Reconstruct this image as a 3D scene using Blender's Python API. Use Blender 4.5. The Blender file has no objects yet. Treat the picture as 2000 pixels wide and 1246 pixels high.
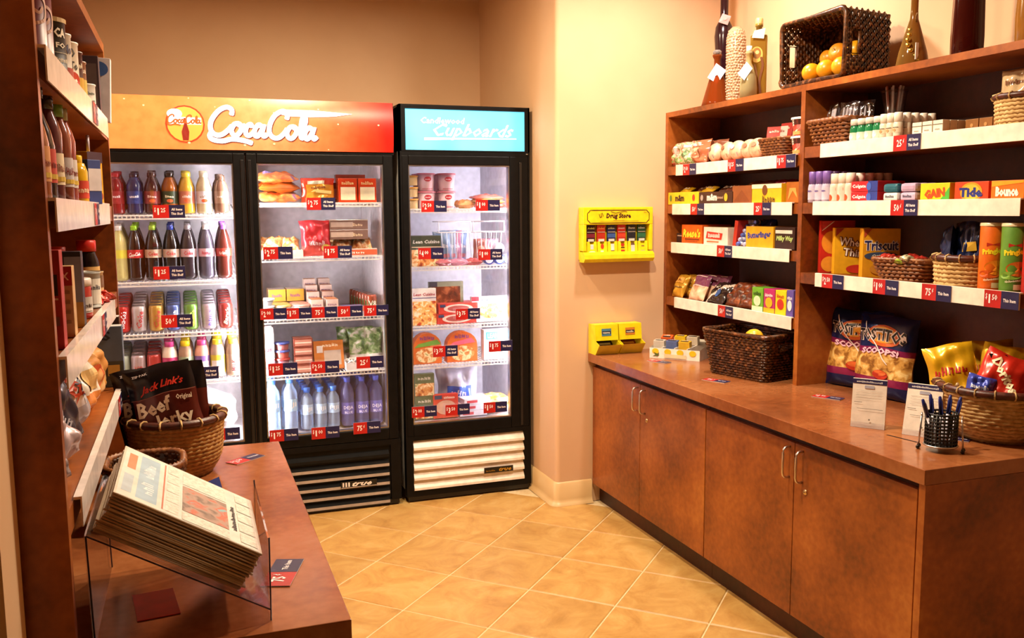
import bpy, bmesh, math, random
from mathutils import Vector, Matrix
random.seed(7)
sin, cos, pi = math.sin, math.cos, math.pi
scene = bpy.context.scene
COL = scene.collection

# ------------------------------------------------------------------ camera
def setup_camera():
    yaw, pitch, roll = math.radians(19.8068), math.radians(6.9379), math.radians(-.4105)
    fw = Vector((sin(yaw)*cos(pitch), cos(yaw)*cos(pitch), -sin(pitch)))
    r = Vector((cos(yaw), -sin(yaw), 0)); u = r.cross(fw)
    R = r*cos(roll)+u*sin(roll); U = u*cos(roll)-r*sin(roll)
    cam = bpy.data.cameras.new('camera'); cam.sensor_width = 36; cam.lens = 36*1754.466/2000
    cam.clip_start = .02; cam.clip_end = 50
    ob = bpy.data.objects.new('camera', cam); COL.objects.link(ob)
    ob.matrix_world = Matrix(((R.x, U.x, -fw.x, 0), (R.y, U.y, -fw.y, 0), (R.z, U.z, -fw.z, 1.4839), (0, 0, 0, 1)))
    scene.camera = ob
setup_camera()

# ------------------------------------------------------------------ world, lights, exposure
w = bpy.data.worlds.new('world'); scene.world = w; w.use_nodes = True
w.node_tree.nodes['Background'].inputs[0].default_value = (1, .82, .6, 1)
w.node_tree.nodes['Background'].inputs[1].default_value = .05
scene.view_settings.view_transform = 'Standard'; scene.view_settings.look = 'None'
scene.view_settings.exposure = 0.15; scene.view_settings.gamma = 1.0
scene.view_settings.use_curve_mapping = False
CEIL = 2.75
# recessed ceiling lamps: x, y, watts, colour; last one added to brighten back wall
DOWNLIGHTS = [(1.98, 3.35, 25, (1, .86, .76)), (1.15, 2.45, 53, (1, .81, .58)), (.62, 3.6, 38, (1, .80, .54))]
def add_area(name, loc, size, energy, color, spread=175, rot=(0, 0, 0), shape='DISK'):
    l = bpy.data.lights.new(name, 'AREA'); l.shape = shape; l.size = size; l.energy = energy; l.color = color
    l.spread = math.radians(spread)
    o = bpy.data.objects.new(name, l); COL.objects.link(o); o.location = loc; o.rotation_euler = rot
    return o

# ------------------------------------------------------------------ materials
MATS = {}
def lin(h):
    h = h.lstrip('#'); c = [int(h[i:i+2], 16)/255 for i in (0, 2, 4)]
    return tuple((x/12.92 if x <= .04045 else ((x+.055)/1.055)**2.4) for x in c)+(1,)
def newmat(name):
    m = bpy.data.materials.new(name); m.use_nodes = True
    nt = m.node_tree; return m, nt, nt.nodes, nt.links, nt.nodes['Principled BSDF']
def tex(nt, kind, scale, detail=3, coord='Object', **kw):
    tc = nt.nodes.new('ShaderNodeTexCoord'); n = nt.nodes.new(kind)
    n.inputs['Scale'].default_value = scale
    if 'Detail' in n.inputs: n.inputs['Detail'].default_value = detail
    nt.links.new(tc.outputs[coord], n.inputs['Vector'])
    return n
def ramp(nt, src, stops):
    r = nt.nodes.new('ShaderNodeValToRGB'); e = r.color_ramp.elements
    while len(e) < len(stops): e.new(.5)
    for i, (p, c) in enumerate(stops): e[i].position = p; e[i].color = lin(c) if isinstance(c, str) else c
    nt.links.new(src, r.inputs['Fac']); return r
def bump(nt, src, bsdf, strength=.2, dist=.002):
    b = nt.nodes.new('ShaderNodeBump'); b.inputs['Strength'].default_value = strength; b.inputs['Distance'].default_value = dist
    nt.links.new(src, b.inputs['Height']); nt.links.new(b.outputs[0], bsdf.inputs['Normal'])

def C(spec):
    """material from 'hex' or 'hex/kind': print (default), gloss, foil, metal, matte, clear, tint, glow"""
    if not isinstance(spec, str): return spec
    if spec in MATS: return MATS[spec]
    hx, kind = (spec.split('/')+['print'])[:2]
    m, nt, N, L, b = newmat(spec.replace('/', '_'))
    col = lin(hx)
    if kind in ('clear', 'tint'):
        N.remove(b); out = N['Material Output']
        tr = N.new('ShaderNodeBsdfTransparent'); tr.inputs[0].default_value = col
        gl = N.new('ShaderNodeBsdfPrincipled'); gl.inputs['Base Color'].default_value = col; gl.inputs['Roughness'].default_value = .08
        fr = N.new('ShaderNodeFresnel'); fr.inputs[0].default_value = 1.45
        ad = N.new('ShaderNodeMath'); ad.operation = 'ADD'; ad.inputs[1].default_value = .12 if kind == 'clear' else .28
        ad.use_clamp = True
        L.new(fr.outputs[0], ad.inputs[0])
        mx = N.new('ShaderNodeMixShader'); L.new(ad.outputs[0], mx.inputs[0]); L.new(tr.outputs[0], mx.inputs[1]); L.new(gl.outputs[0], mx.inputs[2])
        L.new(mx.outputs[0], out.inputs[0])
    elif kind == 'glow':
        b.inputs['Base Color'].default_value = col; b.inputs['Emission Color'].default_value = col; b.inputs['Emission Strength'].default_value = 1.0
    else:
        rough, metal, spec_ = {'print': (.42, 0, .4), 'gloss': (.16, 0, .5), 'foil': (.25, .25, .5), 'metal': (.3, 1, .5), 'matte': (.8, 0, .2), 'satin': (.32, 0, .5), 'black': (.45, 0, .18)}[kind]
        n = tex(nt, 'ShaderNodeTexNoise', 28, 3)
        hi = tuple(min(1, c*1.10+.002) for c in col[:3])+(1,); lo = tuple(c*.88 for c in col[:3])+(1,)
        r = ramp(nt, n.outputs['Fac'], [(.3, lo), (.7, hi)])
        L.new(r.outputs[0], b.inputs['Base Color'])
        b.inputs['Roughness'].default_value = rough; b.inputs['Metallic'].default_value = metal; b.inputs['Specular IOR Level'].default_value = spec_
    MATS[spec] = m
    return m

def special():
    # wall paint
    m, nt, N, L, b = newmat('wall_paint')
    n = tex(nt, 'ShaderNodeTexNoise', 2.2, 4); r = ramp(nt, n.outputs['Fac'], [(.3, 'd7af87'), (.7, 'dfba92')])
    L.new(r.outputs[0], b.inputs['Base Color']); b.inputs['Roughness'].default_value = .62; b.inputs['Specular IOR Level'].default_value = .3
    n2 = tex(nt, 'ShaderNodeTexNoise', 160, 2); bump(nt, n2.outputs['Fac'], b, .12, .001); MATS['wall'] = m
    m, nt, N, L, b = newmat('ceiling_paint')
    n = tex(nt, 'ShaderNodeTexNoise', 40, 4); r = ramp(nt, n.outputs['Fac'], [(.3, 'ddd2bf'), (.7, 'e8dfcf')])
    L.new(r.outputs[0], b.inputs['Base Color']); b.inputs['Roughness'].default_value = .9; MATS['ceil'] = m
    m, nt, N, L, b = newmat('low_bounce_paint')  # darker coat on unseen walls, added to cut bounce light
    n = tex(nt, 'ShaderNodeTexNoise', 2.2, 4); r = ramp(nt, n.outputs['Fac'], [(.3, '7a5a3c'), (.7, '846444')])
    L.new(r.outputs[0], b.inputs['Base Color']); b.inputs['Roughness'].default_value = .7; MATS['lobby'] = m
    m, nt, N, L, b = newmat('base_vinyl')
    n = tex(nt, 'ShaderNodeTexNoise', 6, 3); r = ramp(nt, n.outputs['Fac'], [(.3, 'd3b07a'), (.7, 'dcbc88')])
    L.new(r.outputs[0], b.inputs['Base Color']); b.inputs['Roughness'].default_value = .35; MATS['basevinyl'] = m
    # stone-look floor tile, each tile a bit different
    m, nt, N, L, b = newmat('floor_tile')
    tc = N.new('ShaderNodeTexCoord'); oi = N.new('ShaderNodeObjectInfo')
    mul = N.new('ShaderNodeVectorMath'); mul.operation = 'SCALE'; L.new(oi.outputs['Location'], mul.inputs[0]); mul.inputs['Scale'].default_value = 3.7
    add = N.new('ShaderNodeVectorMath'); L.new(tc.outputs['Object'], add.inputs[0]); L.new(mul.outputs[0], add.inputs[1])
    n1 = N.new('ShaderNodeTexNoise'); n1.inputs['Scale'].default_value = 5; n1.inputs['Detail'].default_value = 8; n1.inputs['Distortion'].default_value = 1.4; n1.inputs['Roughness'].default_value = .68
    L.new(add.outputs[0], n1.inputs['Vector'])
    r = ramp(nt, n1.outputs['Fac'], [(.25, '9c7034'), (.42, 'b48848'), (.55, 'bf9654'), (.75, 'ccaa6c')])
    hs = N.new('ShaderNodeHueSaturation'); ml = N.new('ShaderNodeMath'); ml.operation = 'MULTIPLY_ADD'; ml.inputs[1].default_value = .16; ml.inputs[2].default_value = .92
    L.new(oi.outputs['Random'], ml.inputs[0]); L.new(ml.outputs[0], hs.inputs['Value']); L.new(r.outputs[0], hs.inputs['Color'])
    L.new(hs.outputs[0], b.inputs['Base Color']); b.inputs['Roughness'].default_value = .42
    bump(nt, n1.outputs['Fac'], b, .15, .003); MATS['tile'] = m
    m, nt, N, L, b = newmat('grout'); n = tex(nt, 'ShaderNodeTexNoise', 60, 3)
    r = ramp(nt, n.outputs['Fac'], [(.3, 'd2b98c'), (.7, 'e0c9a0')]); L.new(r.outputs[0], b.inputs['Base Color']); b.inputs['Roughness'].default_value = .8; MATS['grout'] = m
    # mottled rust-brown laminate; the darkest copy has recess shade in its colour
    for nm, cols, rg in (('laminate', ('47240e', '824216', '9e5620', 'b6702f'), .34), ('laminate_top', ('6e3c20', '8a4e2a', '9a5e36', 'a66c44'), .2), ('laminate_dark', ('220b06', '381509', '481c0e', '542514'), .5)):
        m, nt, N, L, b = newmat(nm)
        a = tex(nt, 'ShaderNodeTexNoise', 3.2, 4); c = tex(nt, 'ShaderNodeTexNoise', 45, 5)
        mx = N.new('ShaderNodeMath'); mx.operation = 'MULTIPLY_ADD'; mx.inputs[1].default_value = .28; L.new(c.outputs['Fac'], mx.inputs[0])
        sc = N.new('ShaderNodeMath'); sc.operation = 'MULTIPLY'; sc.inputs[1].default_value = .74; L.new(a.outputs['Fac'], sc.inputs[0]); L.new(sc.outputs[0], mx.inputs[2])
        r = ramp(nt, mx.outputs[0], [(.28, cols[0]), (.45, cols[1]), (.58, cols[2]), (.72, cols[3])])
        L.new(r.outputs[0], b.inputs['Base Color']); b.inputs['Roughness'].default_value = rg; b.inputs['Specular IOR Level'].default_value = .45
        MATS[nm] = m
    # woven cane: dark, mid, straw rope
    for nm, cols, rg in (('wicker_dark', ('221006', '46260f', '8a5430'), .26), ('wicker_mid', ('5a3016', '7c4620', 'a06a38'), .45), ('rope', ('a8824a', 'c4a066', 'd8ba84'), .75), ('rope_brown', ('8a5c26', 'a8783a', 'c09450'), .7), ('rim_dark', ('2a0f08', '4a1e12', '5e2c1a'), .4)):  # lightest tone of the dark cane is raised to paint in highlights
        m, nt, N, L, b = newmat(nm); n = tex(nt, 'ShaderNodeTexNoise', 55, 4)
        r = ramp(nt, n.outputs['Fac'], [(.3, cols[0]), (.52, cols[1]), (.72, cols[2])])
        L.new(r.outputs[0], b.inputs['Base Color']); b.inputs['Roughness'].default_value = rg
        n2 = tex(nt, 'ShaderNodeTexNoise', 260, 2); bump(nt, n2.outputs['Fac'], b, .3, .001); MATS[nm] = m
    # window glass of the coolers, acrylic
    for nm, ior, tint, extra in (('glass', 1.45, (.98, .98, 1, 1), .02), ('acrylic', 1.5, (.93, .9, .93, 1), .04), ('film', 1.5, (.93, .93, .96, 1), .1)):
        m, nt, N, L, b = newmat(nm); N.remove(b)
        tr = N.new('ShaderNodeBsdfTransparent'); tr.inputs[0].default_value = tint
        gl = N.new('ShaderNodeBsdfGlossy'); gl.inputs['Roughness'].default_value = .02 if nm != 'film' else .15
        fr = N.new('ShaderNodeLayerWeight'); fr.inputs[0].default_value = .5
        pw = N.new('ShaderNodeMath'); pw.operation = 'POWER'; pw.inputs[1].default_value = 3.5; L.new(fr.outputs['Facing'], pw.inputs[0])
        ad = N.new('ShaderNodeMath'); ad.operation = 'MULTIPLY_ADD'; ad.inputs[1].default_value = .55; ad.inputs[2].default_value = extra+.045; L.new(pw.outputs[0], ad.inputs[0])
        mx = N.new('ShaderNodeMixShader'); L.new(ad.outputs[0], mx.inputs[0]); L.new(tr.outputs[0], mx.inputs[1]); L.new(gl.outputs[0], mx.inputs[2])
        L.new(mx.outputs[0], N['Material Output'].inputs[0]); MATS[nm] = m
    # lamps
    for nm, col, st in (('tube_light', (1, .94, .95, 1), 200), ('tube_dim', (1, .95, 1, 1), 120), ('lamp_lens', (1, .8, .55, 1), 14)):
        m, nt, N, L, b = newmat(nm); b.inputs['Base Color'].default_value = (1, 1, 1, 1)
        b.inputs['Emission Color'].default_value = col; b.inputs['Emission Strength'].default_value = st; MATS[nm] = m
    # backlit header prints
    m, nt, N, L, b = newmat('cola_sign')
    tc = N.new('ShaderNodeTexCoord'); sp = N.new('ShaderNodeSeparateXYZ'); L.new(tc.outputs['Object'], sp.inputs[0])
    g = ramp(nt, sp.outputs['X'], [(.0, 'ea7c40'), (.35, 'ee8858'), (.6, 'e8683a'), (.8, 'dc3c1e'), (.93, 'c81810')])  # peach middle puts the backlight's hot spot into the print colour
    v = tex(nt, 'ShaderNodeTexVoronoi', 95); rr = ramp(nt, v.outputs['Distance'], [(.0, (.62, .5, .4, 1)), (.22, (1, 1, 1, 1))])
    n = tex(nt, 'ShaderNodeTexNoise', 22, 5); rn = ramp(nt, n.outputs['Fac'], [(.3, (.78, .62, .5, 1)), (.62, (1, 1, 1, 1))])
    m1 = N.new('ShaderNodeMix'); m1.data_type = 'RGBA'; m1.blend_type = 'MULTIPLY'; m1.inputs[0].default_value = .35
    L.new(g.outputs[0], m1.inputs[6]); L.new(rr.outputs[0], m1.inputs[7])
    m2 = N.new('ShaderNodeMix'); m2.data_type = 'RGBA'; m2.blend_type = 'MULTIPLY'; m2.inputs[0].default_value = .55
    L.new(m1.outputs[2], m2.inputs[6]); L.new(rn.outputs[0], m2.inputs[7])
    L.new(m2.outputs[2], b.inputs['Base Color']); L.new(m2.outputs[2], b.inputs['Emission Color']); b.inputs['Emission Strength'].default_value = 1.15
    b.inputs['Roughness'].default_value = .3; MATS['cola_sign'] = m
    m, nt, N, L, b = newmat('blue_sign')
    n = tex(nt, 'ShaderNodeTexNoise', 2.5, 2); r = ramp(nt, n.outputs['Fac'], [(.3, '38b4f0'), (.7, '6ad8fa')])
    L.new(r.outputs[0], b.inputs['Base Color']); L.new(r.outputs[0], b.inputs['Emission Color']); b.inputs['Emission Strength'].default_value = .72; MATS['blue_sign'] = m
    m, nt, N, L, b = newmat('sign_white'); b.inputs['Emission Color'].default_value = (1, .97, .93, 1); b.inputs['Emission Strength'].default_value = 1.5; MATS['sign_white'] = m
    # bread, chips, newsprint and other broken-up prints
    for nm, sc_, stops in (('bread', 16, [(.3, 'a8682c'), (.5, 'c88a48'), (.7, 'e6bc84')]), ('chips', 34, [(.35, '8a5a22'), (.5, 'd0a050'), (.65, 'ecd08a')]),
                           ('salad', 30, [(.35, '3c5a2a'), (.5, '7a9a5a'), (.62, 'c8c8b0'), (.75, 'e8e4e0')]), ('meal', 40, [(.3, '8a2a14'), (.45, 'd08a4a'), (.6, 'f0d8a8'), (.75, '6a8a3a')]),
                           ('pasta', 46, [(.3, 'b03018'), (.5, 'e8b060'), (.68, 'f4e4c0')]), ('newsphoto', 24, [(.3, '6a5a50'), (.5, 'b09080'), (.6, 'c46a50'), (.75, '88b4b8')]),
                           ('newsprint', 120, [(.42, 'cbc4b6'), (.5, 'ddd6c8'), (.7, 'e8e2d6')]), ('icebag', 30, [(.3, 'c8ccd8'), (.5, 'e6e8f0'), (.7, 'fafaff')]),
                           ('candymix', 40, [(.3, 'c02818'), (.45, 'e8c0a0'), (.6, '6a9a4a'), (.75, 'f0e0d0')]), ('brownsnack', 30, [(.3, '2a1208'), (.5, '6a3018'), (.7, 'a86038')]),
                           ('deli', 22, [(.3, 'a02c18'), (.45, 'e06a28'), (.6, 'f09a50'), (.75, '8a5a8a')]), ('pastry', 18, [(.3, 'c48a6a'), (.5, 'e8bc98'), (.72, 'f6dcc8')])):
        m, nt, N, L, b = newmat(nm); n = tex(nt, 'ShaderNodeTexNoise', sc_, 3); n.inputs['Distortion'].default_value = .6
        r = ramp(nt, n.outputs['Fac'], stops); r.color_ramp.interpolation = 'EASE'
        L.new(r.outputs[0], b.inputs['Base Color']); b.inputs['Roughness'].default_value = .35 if not nm.startswith('news') else .7
        if not nm.startswith('news'): bump(nt, n.outputs['Fac'], b, .4, .004)
        MATS[nm] = m
special()

# ------------------------------------------------------------------ mesh helpers
TEXTS = {}
def text_geo(s, bold=0.0, shear=0.0):
    key = (s, bold, shear)
    if key in TEXTS: return TEXTS[key]
    cu = bpy.data.curves.new('t', 'FONT'); cu.body = s; cu.resolution_u = 1; cu.offset = bold; cu.shear = shear
    ob = bpy.data.objects.new('t', cu); COL.objects.link(ob)
    me = bpy.data.meshes.new_from_object(ob.evaluated_get(bpy.context.evaluated_depsgraph_get()))
    vs = [(v.co.x, v.co.y) for v in me.vertices]; fs = [tuple(p.vertices) for p in me.polygons]
    bpy.data.objects.remove(ob); bpy.data.curves.remove(cu); bpy.data.meshes.remove(me)
    x0 = min(v[0] for v in vs); x1 = max(v[0] for v in vs); y0 = min(v[1] for v in vs); y1 = max(v[1] for v in vs)
    sx, sy = max(x1-x0, 1e-6), max(y1-y0, 1e-6)
    vs = [((a-x0)/sx-.5, (b_-y0)/sy-.5) for a, b_ in vs]
    TEXTS[key] = (vs, fs, sx/sy); return TEXTS[key]

def cat_rom(p, n=6):
    out = []
    for i in range(len(p)-1):
        a, b, c, d = p[max(i-1, 0)], p[i], p[i+1], p[min(i+2, len(p)-1)]
        for k in range(n):
            t = k/n; t2 = t*t; t3 = t2*t
            out.append(tuple(.5*((2*b[j])+(-a[j]+c[j])*t+(2*a[j]-5*b[j]+4*c[j]-d[j])*t2+(-a[j]+3*b[j]-3*c[j]+d[j])*t3) for j in range(len(b))))
    out.append(tuple(p[-1])); return out

# words that can be read in the photograph; print too blurred to read there becomes a row of unreadable marks
LEGIBLE = {'Coca-Cola', 'Coke', 'V8', 'DEJA', 'BLUE', 'FIJI', 'Lean Cuisine', 'LEAN', 'MILK', 'Drug Store', 'Li’l', "Reese's", 'Butterfinger', 'Milky Way', 'm&m', 'Colgate', 'GAIN', 'Tide', 'Bounce', 'Wheat', 'Thins', 'Triscuit', 'Original', 'Pringles',
           'TOSTITOS', 'SCOOPS!', 'Doritos', 'Jack Link’s', 'Beef', 'Jerky', 'ZIP·PAK', 'CHEX', 'MIX', 'true', 'Candlewood', 'Cupboards', 'This Item', 'All Items', 'This Shelf', 'CA', 'FO', 'in Mo', 'D', 'To', 'S', 'Gul', 'Advil', '$', '¢', "Barq's"}
def marks(s):
    rnd = random.Random(s); n = max(3, len(s)); vs = []; fs = []
    for i in range(n):
        x0 = -.5+i/n; x1 = x0+.72/n; lo = -.5 if rnd.random() < .8 else -.42; hi = rnd.choice([.12, .2, .5, .28]); m = (x1-x0)*.34; o = len(vs)
        vs += [(x0, lo), (x0+m, lo), (x0+m, hi), (x0, hi), (x1-m, lo), (x1, lo), (x1, hi-.12), (x1-m, hi-.12)]; fs += [(o, o+1, o+2, o+3), (o+4, o+5, o+6, o+7)]
        y = rnd.choice([lo, -.15, hi-.24]); o = len(vs); vs += [(x0+m, y), (x1-m, y), (x1-m, y+.16), (x0+m, y+.16)]; fs.append((o, o+1, o+2, o+3))
    return vs, fs, n*.55

class G:
    def __init__(s): s.v = []; s.f = []; s.m = []; s.sm = []; s.mats = []
    def mi(s, mat):
        mat = C(mat) if not (isinstance(mat, str) and mat in MATS) else MATS[mat]
        if mat not in s.mats: s.mats.append(mat)
        return s.mats.index(mat)
    def add(s, vs, fs, mat, smooth=False):
        o = len(s.v); s.v.extend(tuple(x) for x in vs); i = s.mi(mat)
        for f in fs: s.f.append(tuple(o+k for k in f)); s.m.append(i); s.sm.append(smooth)
        return s
    def box(s, x0, x1, y0, y1, z0, z1, mat, ch=0):
        if ch:
            b = bmesh.new(); bmesh.ops.create_cube(b, size=1)
            for q in b.verts: q.co = Vector(((x0+x1)/2+q.co.x*(x1-x0), (y0+y1)/2+q.co.y*(y1-y0), (z0+z1)/2+q.co.z*(z1-z0)))
            bmesh.ops.bevel(b, geom=b.edges[:], offset=min(ch, .45*min(x1-x0, y1-y0, z1-z0)), segments=2, affect='EDGES', profile=.6)
            b.verts.index_update()
            s.add([q.co for q in b.verts], [[q.index for q in f.verts] for f in b.faces], mat); b.free(); return s
        V = [(x, y, z) for x in (x0, x1) for y in (y0, y1) for z in (z0, z1)]
        return s.add(V, [(0, 1, 3, 2), (4, 6, 7, 5), (0, 4, 5, 1), (2, 3, 7, 6), (0, 2, 6, 4), (1, 5, 7, 3)], mat)
    def lathe(s, prof, mat, n=20, c=(0, 0, 0), caps=True, sx=1, sy=1, smooth=True, mats=None):
        vs = []
        for r, z in prof:
            for k in range(n): a = 2*pi*k/n; vs.append((c[0]+r*cos(a)*sx, c[1]+r*sin(a)*sy, c[2]+z))
        for j in range(len(prof)-1):
            fs = [(j*n+k, j*n+(k+1) % n, (j+1)*n+(k+1) % n, (j+1)*n+k) for k in range(n)]
            if j == 0: o = len(s.v); s.v.extend(vs)
            i = s.mi(mats[j] if mats else mat)
            for f in fs: s.f.append(tuple(o+q for q in f)); s.m.append(i); s.sm.append(smooth)
        if caps:
            i0 = s.mi(mats[0] if mats else mat); i1 = s.mi(mats[-1] if mats else mat)
            s.f.append(tuple(o+k for k in reversed(range(n)))); s.m.append(i0); s.sm.append(False)
            s.f.append(tuple(o+(len(prof)-1)*n+k for k in range(n))); s.m.append(i1); s.sm.append(False)
        return s
    def tube(s, path, r, mat, n=6, closed=False, twist=0, flat=1.0):
        P = [Vector(p) for p in path]; m = len(P); vs = []
        up = Vector((0, 0, 1)); acc = 0
        for i, p in enumerate(P):
            a = P[(i-1) % m] if (closed or i) else P[0]; b = P[(i+1) % m] if (closed or i < m-1) else P[-1]
            t = (b-a).normalized() if (b-a).length > 1e-9 else Vector((1, 0, 0))
            if abs(t.dot(up)) > .95: e1 = t.cross(Vector((1, 0, 0))).normalized()
            else: e1 = t.cross(up).normalized()
            e2 = e1.cross(t)
            acc += (P[i]-P[i-1]).length if i else 0
            rr = r[i] if isinstance(r, (list, tuple)) else r
            for k in range(n):
                g = 2*pi*k/n; q = rr*(1+(.28*sin(2*g+twist*acc) if twist else 0))
                vs.append(p+e1*cos(g)*q+e2*sin(g)*q*flat)
        fs = []
        for i in range(m if closed else m-1):
            for k in range(n):
                fs.append((i*n+k, ((i+1) % m)*n+k, ((i+1) % m)*n+(k+1) % n, i*n+(k+1) % n))
        if not closed: fs.append(tuple(range(n))); fs.append(tuple((m-1)*n+k for k in reversed(range(n))))
        return s.add(vs, fs, mat, True)
    def grid(s, fn, nu, nv, mat, closed=False, smooth=True):
        vs = [fn(i/nu, j/nv) for j in range(nv+1) for i in range(nu+1)]; fs = []; ms = []
        o = len(s.v); s.v.extend(tuple(v) for v in vs)
        for j in range(nv):
            for i in range(nu):
                a = j*(nu+1)+i; s.f.append(tuple(o+q for q in (a, a+1, a+nu+2, a+nu+1)))
                s.m.append(s.mi(mat((i+.5)/nu, (j+.5)/nv) if callable(mat) else mat)); s.sm.append(smooth)
        return s
    def prints(s, items, mp, l0=.0008, dl=.0004, sub=1):
        l = l0
        for it in items:
            k = it[0]; l += dl
            if k == 'r':
                _, u0, u1, v0, v1, mat = it
                n = sub; vs = []
                for j in range(2 if sub == 1 else sub+1):
                    vv = v0+(v1-v0)*j/(1 if sub == 1 else sub)
                    for i in range(n+1): vs.append(mp(u0+(u1-u0)*i/n, vv, l))
                rows = 1 if sub == 1 else sub
                s.add(vs, [(j*(n+1)+i, j*(n+1)+i+1, (j+1)*(n+1)+i+1, (j+1)*(n+1)+i) for j in range(rows) for i in range(n)], mat)
            elif k == 'e':
                _, u, v, ru, rv, mat = it; n = 20
                s.add([mp(u, v, l)]+[mp(u+ru*cos(2*pi*i/n), v+rv*sin(2*pi*i/n), l) for i in range(n)], [(0, i+1, (i+1) % n+1) for i in range(n)], mat)
            elif k == 'p':
                s.add([mp(a, b, l) for a, b in it[1]], [tuple(range(len(it[1])))], it[2])
            elif k == 't':
                _, txt, u, v, tw, th, mat = it[:7]; o = it[7] if len(it) > 7 else {}
                vs, fs, asp = text_geo(txt, o.get('bold', .02), o.get('shear', 0)) if txt in LEGIBLE or txt.isdigit() else marks(txt)
                if tw is None: tw = th*asp
                if th is None: th = tw/asp
                a = math.radians(o.get('rot', 0)); ca, sa = cos(a), sin(a)
                s.add([mp(u+x*tw*ca-y*th*sa, v+x*tw*sa+y*th*ca, l) for x, y in vs], fs, mat)
            elif k == 's':    # script stroke: points, width, mat
                _, pts, wd, mat = it; q = cat_rom(pts, 5); vs = []
                for i, p in enumerate(q):
                    a = q[max(i-1, 0)]; b = q[min(i+1, len(q)-1)]; dx, dy = b[0]-a[0], b[1]-a[1]; d = math.hypot(dx, dy) or 1
                    e = wd*.5*(.55 if i in (0, len(q)-1) else 1); nx, ny = -dy/d*e, dx/d*e
                    vs += [mp(p[0]+nx, p[1]+ny, l), mp(p[0]-nx, p[1]-ny, l)]
                s.add(vs, [(2*i, 2*i+1, 2*i+3, 2*i+2) for i in range(len(q)-1)], mat); l -= dl
        return s
    def build(s, name, parent=None, loc=(0, 0, 0), rz=0, bevel=0, rot=None, kind=None):
        me = bpy.data.meshes.new(name); me.from_pydata(s.v, [], s.f)
        for m in s.mats: me.materials.append(m)
        me.polygons.foreach_set('material_index', s.m); me.polygons.foreach_set('use_smooth', s.sm); me.update()
        o = bpy.data.objects.new(name, me); COL.objects.link(o); o.location = loc
        o.rotation_euler = rot if rot else (0, 0, rz)
        if parent: o.parent = parent
        if bevel:
            b = o.modifiers.new('bevel', 'BEVEL'); b.width = bevel; b.segments = 2; b.limit_method = 'ANGLE'
        if kind: o['kind'] = kind
        return o

def empty(name, loc=(0, 0, 0), rz=0):
    o = bpy.data.objects.new(name, None); COL.objects.link(o); o.location = loc; o.rotation_euler = (0, 0, rz); o.empty_display_size = .05
    return o
def tag(o, label, cat, group=None):
    o['label'] = label; o['category'] = cat
    if group: o['group'] = group
    return o
def struct(o): o['kind'] = 'structure'; return o
def copy_tree(o, parent=None):
    c = o.copy(); COL.objects.link(c)
    if parent: c.parent = parent
    for ch in list(o.children): copy_tree(ch, c)
    return c
def put(o, x, y, z, rz=0, tilt=None):
    o.location = (x, y, z); o.rotation_euler = (tilt[0] if tilt else 0, tilt[1] if tilt else 0, rz); return o
ORD = ['front', 'second', 'third', 'fourth', 'fifth', 'sixth', 'seventh']
QUARTER = pi/2
def flat(d): return lambda u, v, l: (u, -d/2-l, v)
def cylmap(r, z0=0): return lambda u, v, l: ((r+l)*sin(u/r), -(r+l)*cos(u/r), v+z0)
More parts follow.
